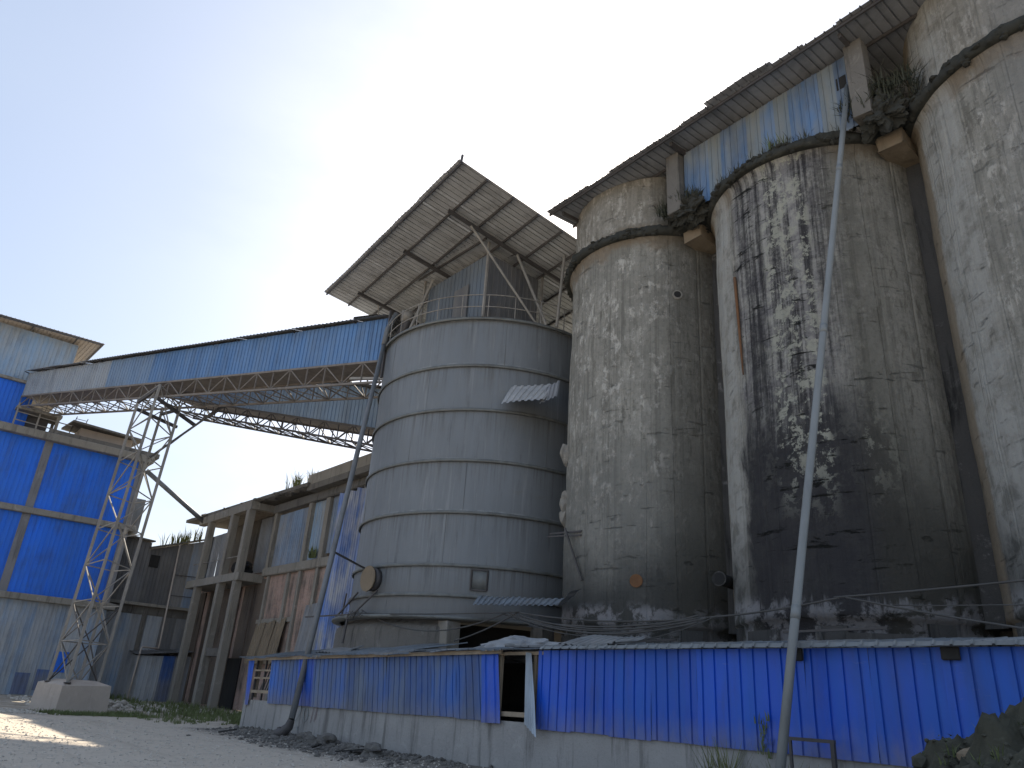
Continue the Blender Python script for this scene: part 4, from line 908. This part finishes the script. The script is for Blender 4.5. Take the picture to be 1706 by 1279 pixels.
# faded paint marks on the base wall
def stroke(pts, w, mat, parent, name='paint_mark', y=WY + .028):
    vs = []; fs = []
    for (x, z) in pts: vs += [(x - w / 2, y, z), (x + w / 2, y, z + .01)]
    fs = [(2 * i, 2 * i + 1, 2 * i + 3, 2 * i + 2) for i in range(len(pts) - 1)]
    return world_mesh(name, vs, fs, mat, parent)
wx = -23.9
stroke([(wx - .25, .92), (wx - .2, 1.0), (wx - .05, 1.02), (wx + .05, .93), (wx + .02, .8), (wx - .12, .66), (wx - .25, .55), (wx - .1, .54), (wx + .08, .56)], .05, MT['chalk'], sh)
stroke([(wx + .35, .98), (wx + .28, .85), (wx + .3, .65), (wx + .42, .56), (wx + .55, .66), (wx + .56, .85), (wx + .45, .98), (wx + .36, .98)], .05, MT['chalk'], sh)
for i, x in enumerate((-23.05, -22.85, -22.78)): stroke([(x + .05, 1.0), (x, .75), (x - .03, .55 + .05 * i)], .03, MT['red_paint'], sh)
stroke([(wx - .35, .42), (wx - .25, .36), (wx - .05, .40), (wx + .03, .3)], .05, MT['chalk'], sh)

# ---------------------------------------------------------------- leaning pipes
lp = thing('leaning_pipe', 'long pale grey pipe leaning from the ground up to the silo gallery', 'pipe', (-6.5, 10.6, 0))
a, b = V((-6.50, 10.62, 0)), V((-6.66, 17.42, 18.75))
def along(t): return a.lerp(b, t) - V((0, .0, 0))
tube('pipe_barrel', [along(-.01), along(.2), along(.4), along(.6), along(.8), along(1)], .074, MT['pipe'], lp, 18)
for t in (.165, .49, .78): tube('pipe_joint', [along(t), along(t + .012)], .080, MT['pipe'], lp, 18)
box('top_bracket', (-6.95, 17.28, 18.5), (-6.5, 17.6, 18.95), MT['black'], lp)
ch = thing('chute_pipe', 'grey chute pipe leaning on the steel silo with an open scoop at its foot', 'pipe', (-24.3, 11.6, 0))
A = V((-23.55, 11.62, .62)); Bt = V((-27.05, 14.85, 15.9))
tube('pipe_barrel', [A, A.lerp(Bt, .3), A.lerp(Bt, .6), Bt], .10, MT['pipe_dark'], ch, 14)
tube('pipe_barrel', [Bt, Bt + V((-.15, .15, .9)), Bt + V((.05, .4, 1.75))], .12, MT['pipe_dark'], ch, 14)
tube('scoop', [A, A + V((-.05, -.03, -.22)), A + V((-.2, -.12, -.40)), A + V((-.42, -.2, -.44))], .11, MT['steel_dark'], ch, 14, radii=[.105, .14, .16, .15], cap=False)
tube('scoop_lip', [A + V((-.10, -.06, -.12)), A + V((-.28, -.14, -.24)), A + V((-.46, -.2, -.28))], .02, MT['steel_dark'], ch, 6)
bar('pipe_strut', A.lerp(Bt, .36), (-25.9, 15.0, 5.85), .06, MT['steel_dark'], ch)

# ---------------------------------------------------------------- cables
def sag(p, q, s, n=14): p, q = V(p), V(q); return [p.lerp(q, i / n) - V((0, 0, s * 4 * (i / n) * (1 - i / n))) for i in range(n + 1)]
cabs = [((-25.6, 14.4, 4.2), (-17.0, 14.95, 3.98), .05, 'upper straight cable before the steel silo foot'), ((-25.2, 14.5, 4.3), (-17.6, 15.0, 3.98), .62, 'deep sagging cable before the steel silo foot'),
        ((-19.9, 14.9, 3.2), (-17.0, 15.0, 4.0), .08, 'short slanting cable under the sheet awning'), ((-17.2, 15.0, 4.0), (-10.4, 15.2, 3.66), .18, 'upper cable across the first concrete silo foot'),
        ((-17.0, 15.0, 3.9), (-10.6, 15.1, 3.62), .32, 'lower cable across the first concrete silo foot'), ((-14.9, 15.0, 3.2), (-10.2, 15.1, 3.7), .3, 'drooping thin cable over the shed roof'),
        ((-10.5, 15.1, 3.64), (-7.4, 15.1, 3.92), .05, 'cable rising behind the leaning pipe'), ((-7.5, 15.1, 3.93), (-2.6, 15.2, 4.15), .03, 'cable rising to the right of the leaning pipe'),
        ((-7.2, 15.0, 3.9), (-2.6, 14.8, 2.95), .05, 'thick cable dropping to the right edge'), ((-6.3, 15.05, 3.72), (-2.6, 15.0, 3.62), .03, 'thin level cable at the right edge')]
for p, q, s_, lab in cabs: tag(tube('cable', sag(p, q, s_), .022 if 'thin' not in lab else .012, MT['cable'], None, 6), lab, 'cable', 'cables strung across the silo feet')
for i in range(5):
    p = V((-17.4 + random.uniform(-.4, .4), 15.0, 3.85 + random.uniform(-.12, .12))); q = V((-10.6 + random.uniform(-.5, .5), 15.1, 3.62 + random.uniform(-.12, .1)))
    tag(tube('cable', sag(p, q, random.uniform(.12, .5)), random.uniform(.013, .028), MT['cable'], None, 6), 'one of the slack cables bundled across the first concrete silo foot', 'cable', 'slack cable bundle')
for x0_, x1_, y, z, lab in ((-14.2, -12.2, 16.1, 3.22, 'steel rail on the silo foot below the sagging cables'), (-9.2, -6.9, 16.0, 3.38, 'steel rail on the stained silo foot behind the pipe')):
    tag(bar('steel_rail', (x0_, y, z), (x1_, y, z + .04), .05, MT['steel_dark'], None), lab, 'rail')
cl = thing('cable_bracket', 'rusty bracket with tangled wire at the left foot of the steel silo', 'bracket', (-25.7, 14.2, 3.2))
bar('arm', (-28.0, 13.7, 4.05), (-25.4, 14.4, 4.15), .05, MT['steel_dark'], cl); bar('drop', (-25.6, 14.2, 4.15), (-25.55, 14.1, 3.1), .06, MT['steel_dark'], cl); bar('brace', (-25.5, 14.3, 4.1), (-24.6, 14.7, 5.0), .05, MT['steel_dark'], cl)
for i in range(4): tube('wire', [V((-25.6 + .2 * j + random.uniform(-.1, .1), 14.1, 4.1 + random.uniform(-.2, .15))) for j in range(7)], .012, MT['cable'], cl, 5)

# ---------------------------------------------------------------- rubble, gravel, grass
md = thing('rubble_mound', 'dark mossy rubble mound with a pale rock at the lower right corner', 'mound', (-2.0, 8.6, 0))
def mound_h(X, Y):
    r = math.hypot(X / 2.9, Y / 2.6 * .95)
    return 1.86 * max(0, 1 - r ** 3.4) * (1 + .14 * mnoise.noise(V((X * .7, Y * .7, 2)))) + .26 * mnoise.fractal(V((X * 2.4, Y * 2.4, 5)), .8, 2.1, 6) * (r < .98) + .10 * abs(mnoise.noise(V((X * 5, Y * 5, 1)))) + .07 * mnoise.fractal(V((X * 9, Y * 9, 2)), .7, 2, 3)
bm = bmesh.new(); bmesh.ops.create_grid(bm, x_segments=150, y_segments=150, size=1)
for v in bm.verts:
    x, y = v.co.x, v.co.y; r = math.hypot(x, y * .95); X, Y = x * 2.9, y * 2.6
    h = mound_h(X, Y)
    v.co = V((X, Y, h - .12))
me = bpy.data.meshes.new('mound'); bm.to_mesh(me); bm.free(); me.polygons.foreach_set('use_smooth', [True] * len(me.polygons))
link('soil', me, MT['mound_soil'], md, Matrix.Translation(V((-1.35, 8.6, 0))))
blob('rock', (-2.62, 7.6, 1.40), (.17, .15, .085), MT['concrete_beam'], md, 3, .35, .9, 3, label='pale flat rock set in the mound')
ms = []
for _ in range(330):
    x, y = random.uniform(-3.9, 0), random.uniform(6.4, 10.6); X, Y = x + 1.35, y - 8.6; r = math.hypot(X / 2.9, Y / 2.6 * .95)
    if r < .97: ms.append((x, y, mound_h(X, Y) - .15, random.uniform(.015, .06)))
for _ in range(1500):
    x, y = random.uniform(-3.9, -.6), random.uniform(6.2, 10.0); X, Y = x + 1.35, y - 8.6
    if math.hypot(X / 2.9, Y / 2.6 * .95) < .93: ms.append((x, y, mound_h(X, Y) - .13, random.uniform(.012, .035)))
stones('pebbles', ms, MT['mound_rock'], md)['kind'] = 'stuff'
stones('mound_rocks', [(x, y, z - .05, random.uniform(.05, .15)) for x, y, z, s_ in ms[:330:3]], MT['mound_rock'], md)['kind'] = 'stuff'
def leaves(name, spots, mat, parent=None, size=(.012, .03), per=12, spread=.035):
    vs = []; fs = []
    for (x, y, z, sc) in spots:
        for _ in range(per):
            c = V((x + random.gauss(0, spread), y + random.gauss(0, spread), z + random.uniform(.0, .06))); L = random.uniform(*size) * sc
            d = V((random.gauss(0, 1), random.gauss(0, 1), random.gauss(.2, .5))).normalized(); n_ = d.cross(V((random.gauss(0, 1), random.gauss(0, 1), 1))).normalized(); k = len(vs)
            vs += [c - d * L, c + n_ * L * .45, c + d * L, c - n_ * L * .45]; fs.append((k, k + 1, k + 2, k + 3))
    return world_mesh(name, vs, fs, mat, parent)
tag(leaves('mound_creeper', [(x, y, z, 1) for x, y, z, s_ in ms if math.hypot((x + 1.35) / 2.9, (y - 8.6) / 2.6) < .84][:130], MT['moss_leaf']), 'dark leafy creeper covering the rubble mound', 'creeper')['kind'] = 'stuff'
tag(blades('mound_weed', [(x, y, z, 1.0) for x, y, z, s_ in ms[:90]], MT['grass'], (.06, .2), .006, 7, .06), 'short weeds growing over the dark mound', 'weeds')['kind'] = 'stuff'

gs = []
while len(gs) < 5200:
    x = -14 - random.random() ** 1.3 * 18; y = random.uniform(2, 12)
    gs.append((x, y, gz(x, y), random.choice((.012, .016, .02, .03)) * random.uniform(.7, 1.3)))
g_ = stones('gravel', gs, MT['stone']); g_['kind'] = 'stuff'; tag(g_, 'loose pale gravel strewn over the dusty yard', 'gravel')
gs = []
for _ in range(1500):
    x = random.gauss(-21.5, 3.4); y = 12.0 - abs(random.gauss(0, .75)); 
    if y > 8 and x > -28: gs.append((x, y, gz(x, y), random.uniform(.02, .085)))
g_ = stones('rubble_strip', gs, MT['stone_dark']); g_['kind'] = 'stuff'; tag(g_, 'dark rubble along the foot of the shed wall', 'rubble')
gs = []
for _ in range(1100):
    t = random.random(); x = -43 - 9 * t + random.gauss(0, 1.5); y = random.uniform(8.5, 17)
    gs.append((x, y, gz(x, y), random.uniform(.04, .13)))
for _ in range(160):
    x, y = random.gauss(-45.5, .7), random.gauss(12.3, .5); gs.append((x, y, gz(x, y) + random.uniform(0, .35) * math.exp(-((x + 45.5) ** 2 + (y - 12.3) ** 2)), random.uniform(.06, .16)))
g_ = stones('rubble_bed', gs, MT['stone']); g_['kind'] = 'stuff'; tag(g_, 'pale broken stones between the footing and the brick house', 'rubble')
gs = []
for _ in range(260):
    x, y = random.gauss(-40.5, 1.6), random.gauss(6.6, .8); gs.append((x, y, gz(x, y), random.uniform(.03, .09)))
g_ = stones('rubble_edge', gs, MT['stone']); g_['kind'] = 'stuff'; tag(g_, 'broken stones left of the tower footing', 'rubble')

def patch(n, fx, fy, sc): return [(x, y, gz(x, y) - .01, sc * random.uniform(.6, 1.3)) for x, y in ((fx(), fy()) for _ in range(n))]
G1 = patch(330, lambda: random.gauss(-39.9, 1.0), lambda: random.uniform(8.0, 12.2), 1.0)
G2 = patch(380, lambda: random.uniform(-52, -30), lambda: random.uniform(13.2, 17.6), 1.1)
G2b = patch(200, lambda: random.uniform(-46, -31), lambda: random.gauss(11.6, 1.0), .8)
g_ = blades('ground_grass', G1 + G2b, MT['grass'], (.08, .26), .014, 10, .18); g_['kind'] = 'stuff'; tag(g_, 'low green grass round the tower footing', 'grass')
g_ = blades('yard_grass', G2, MT['grass'], (.12, .4), .016, 10, .22); g_['kind'] = 'stuff'; tag(g_, 'green grass in front of the brick house by the shed end', 'grass')
g_ = blades('wall_weeds', patch(60, lambda: random.uniform(-60, -56), lambda: random.uniform(13, 16.5), 1.0), MT['grass'], (.2, .5), .02, 9, .2); g_['kind'] = 'stuff'; tag(g_, 'weeds along the foot of the annex wall', 'weeds')
for (x, y, h, lab) in ((-7.85, 11.4, 1.0, 'tall green grass clump at the shed wall left of the leaning pipe'), (-6.6, 11.2, .85, 'grass clump at the foot of the leaning pipe'), (-5.6, 11.1, .8, 'sparse grass clump right of the angle bracket')):
    tag(blades('tall_grass', [(x + random.uniform(-.3, .3), y + random.uniform(-.12, .12), gz(x, y), 1) for _ in range(8)], MT['grass_dry'], (.9 * h, 1.5 * h), .013, 9, .1, lean=.35), lab, 'grass')
cr_ = [(-7.32 + random.uniform(-.1, .1), 11.93, 1.0 + .05 * i, .8) for i in range(12)]
tag(blades('creeper', cr_, MT['grass'], (.12, .28), .012, 5, .1), 'thin green creeper on the blue sheet left of the pipe', 'plant')
# boards and sticks by the wall
for i, (x, y, dx, dy, w, h, m_, lab) in enumerate(((-19.2, 10.9, 1.0, .35, .16, .03, 'black', 'dark plank on the rubble nearest the camera'), (-20.6, 10.9, .9, -.25, .10, .04, 'black', 'charred stick by the rubble left of the planks'), (-18.7, 11.2, 1.1, .1, .2, .03, 'steel_dark', 'grey board lying against the shed wall'), (-26.0, 10.4, .8, .2, .08, .04, 'black', 'dark stick on the ground below the shed end'), (-21.6, 11.3, .7, .3, .12, .1, 'stone_dark', 'short broken beam piece in the rubble under the chute pipe'))):
    z = gz(x, y) + .05
    tag(bar('debris_board', (x, y, z), (x + dx, y + dy, z + .14), w, MT[m_], None, h), lab, 'board')
for i, (x, y, s_) in enumerate(((-20.9, 11.5, .3), (-18.2, 11.35, .26), (-22.4, 11.6, .22))):
    tag(blob('rubble_lump', (x, y, gz(x, y) + .05), (s_ * 1.4, s_, s_ * .8), MT['stone_dark'], None, 3, .6, 1.5, i + 7), ('grey rubble lump in the middle of the strip below the shed wall', 'dark rubble lump near the right end of the strip', 'small rubble lump beside the chute scoop')[i], 'rubble')
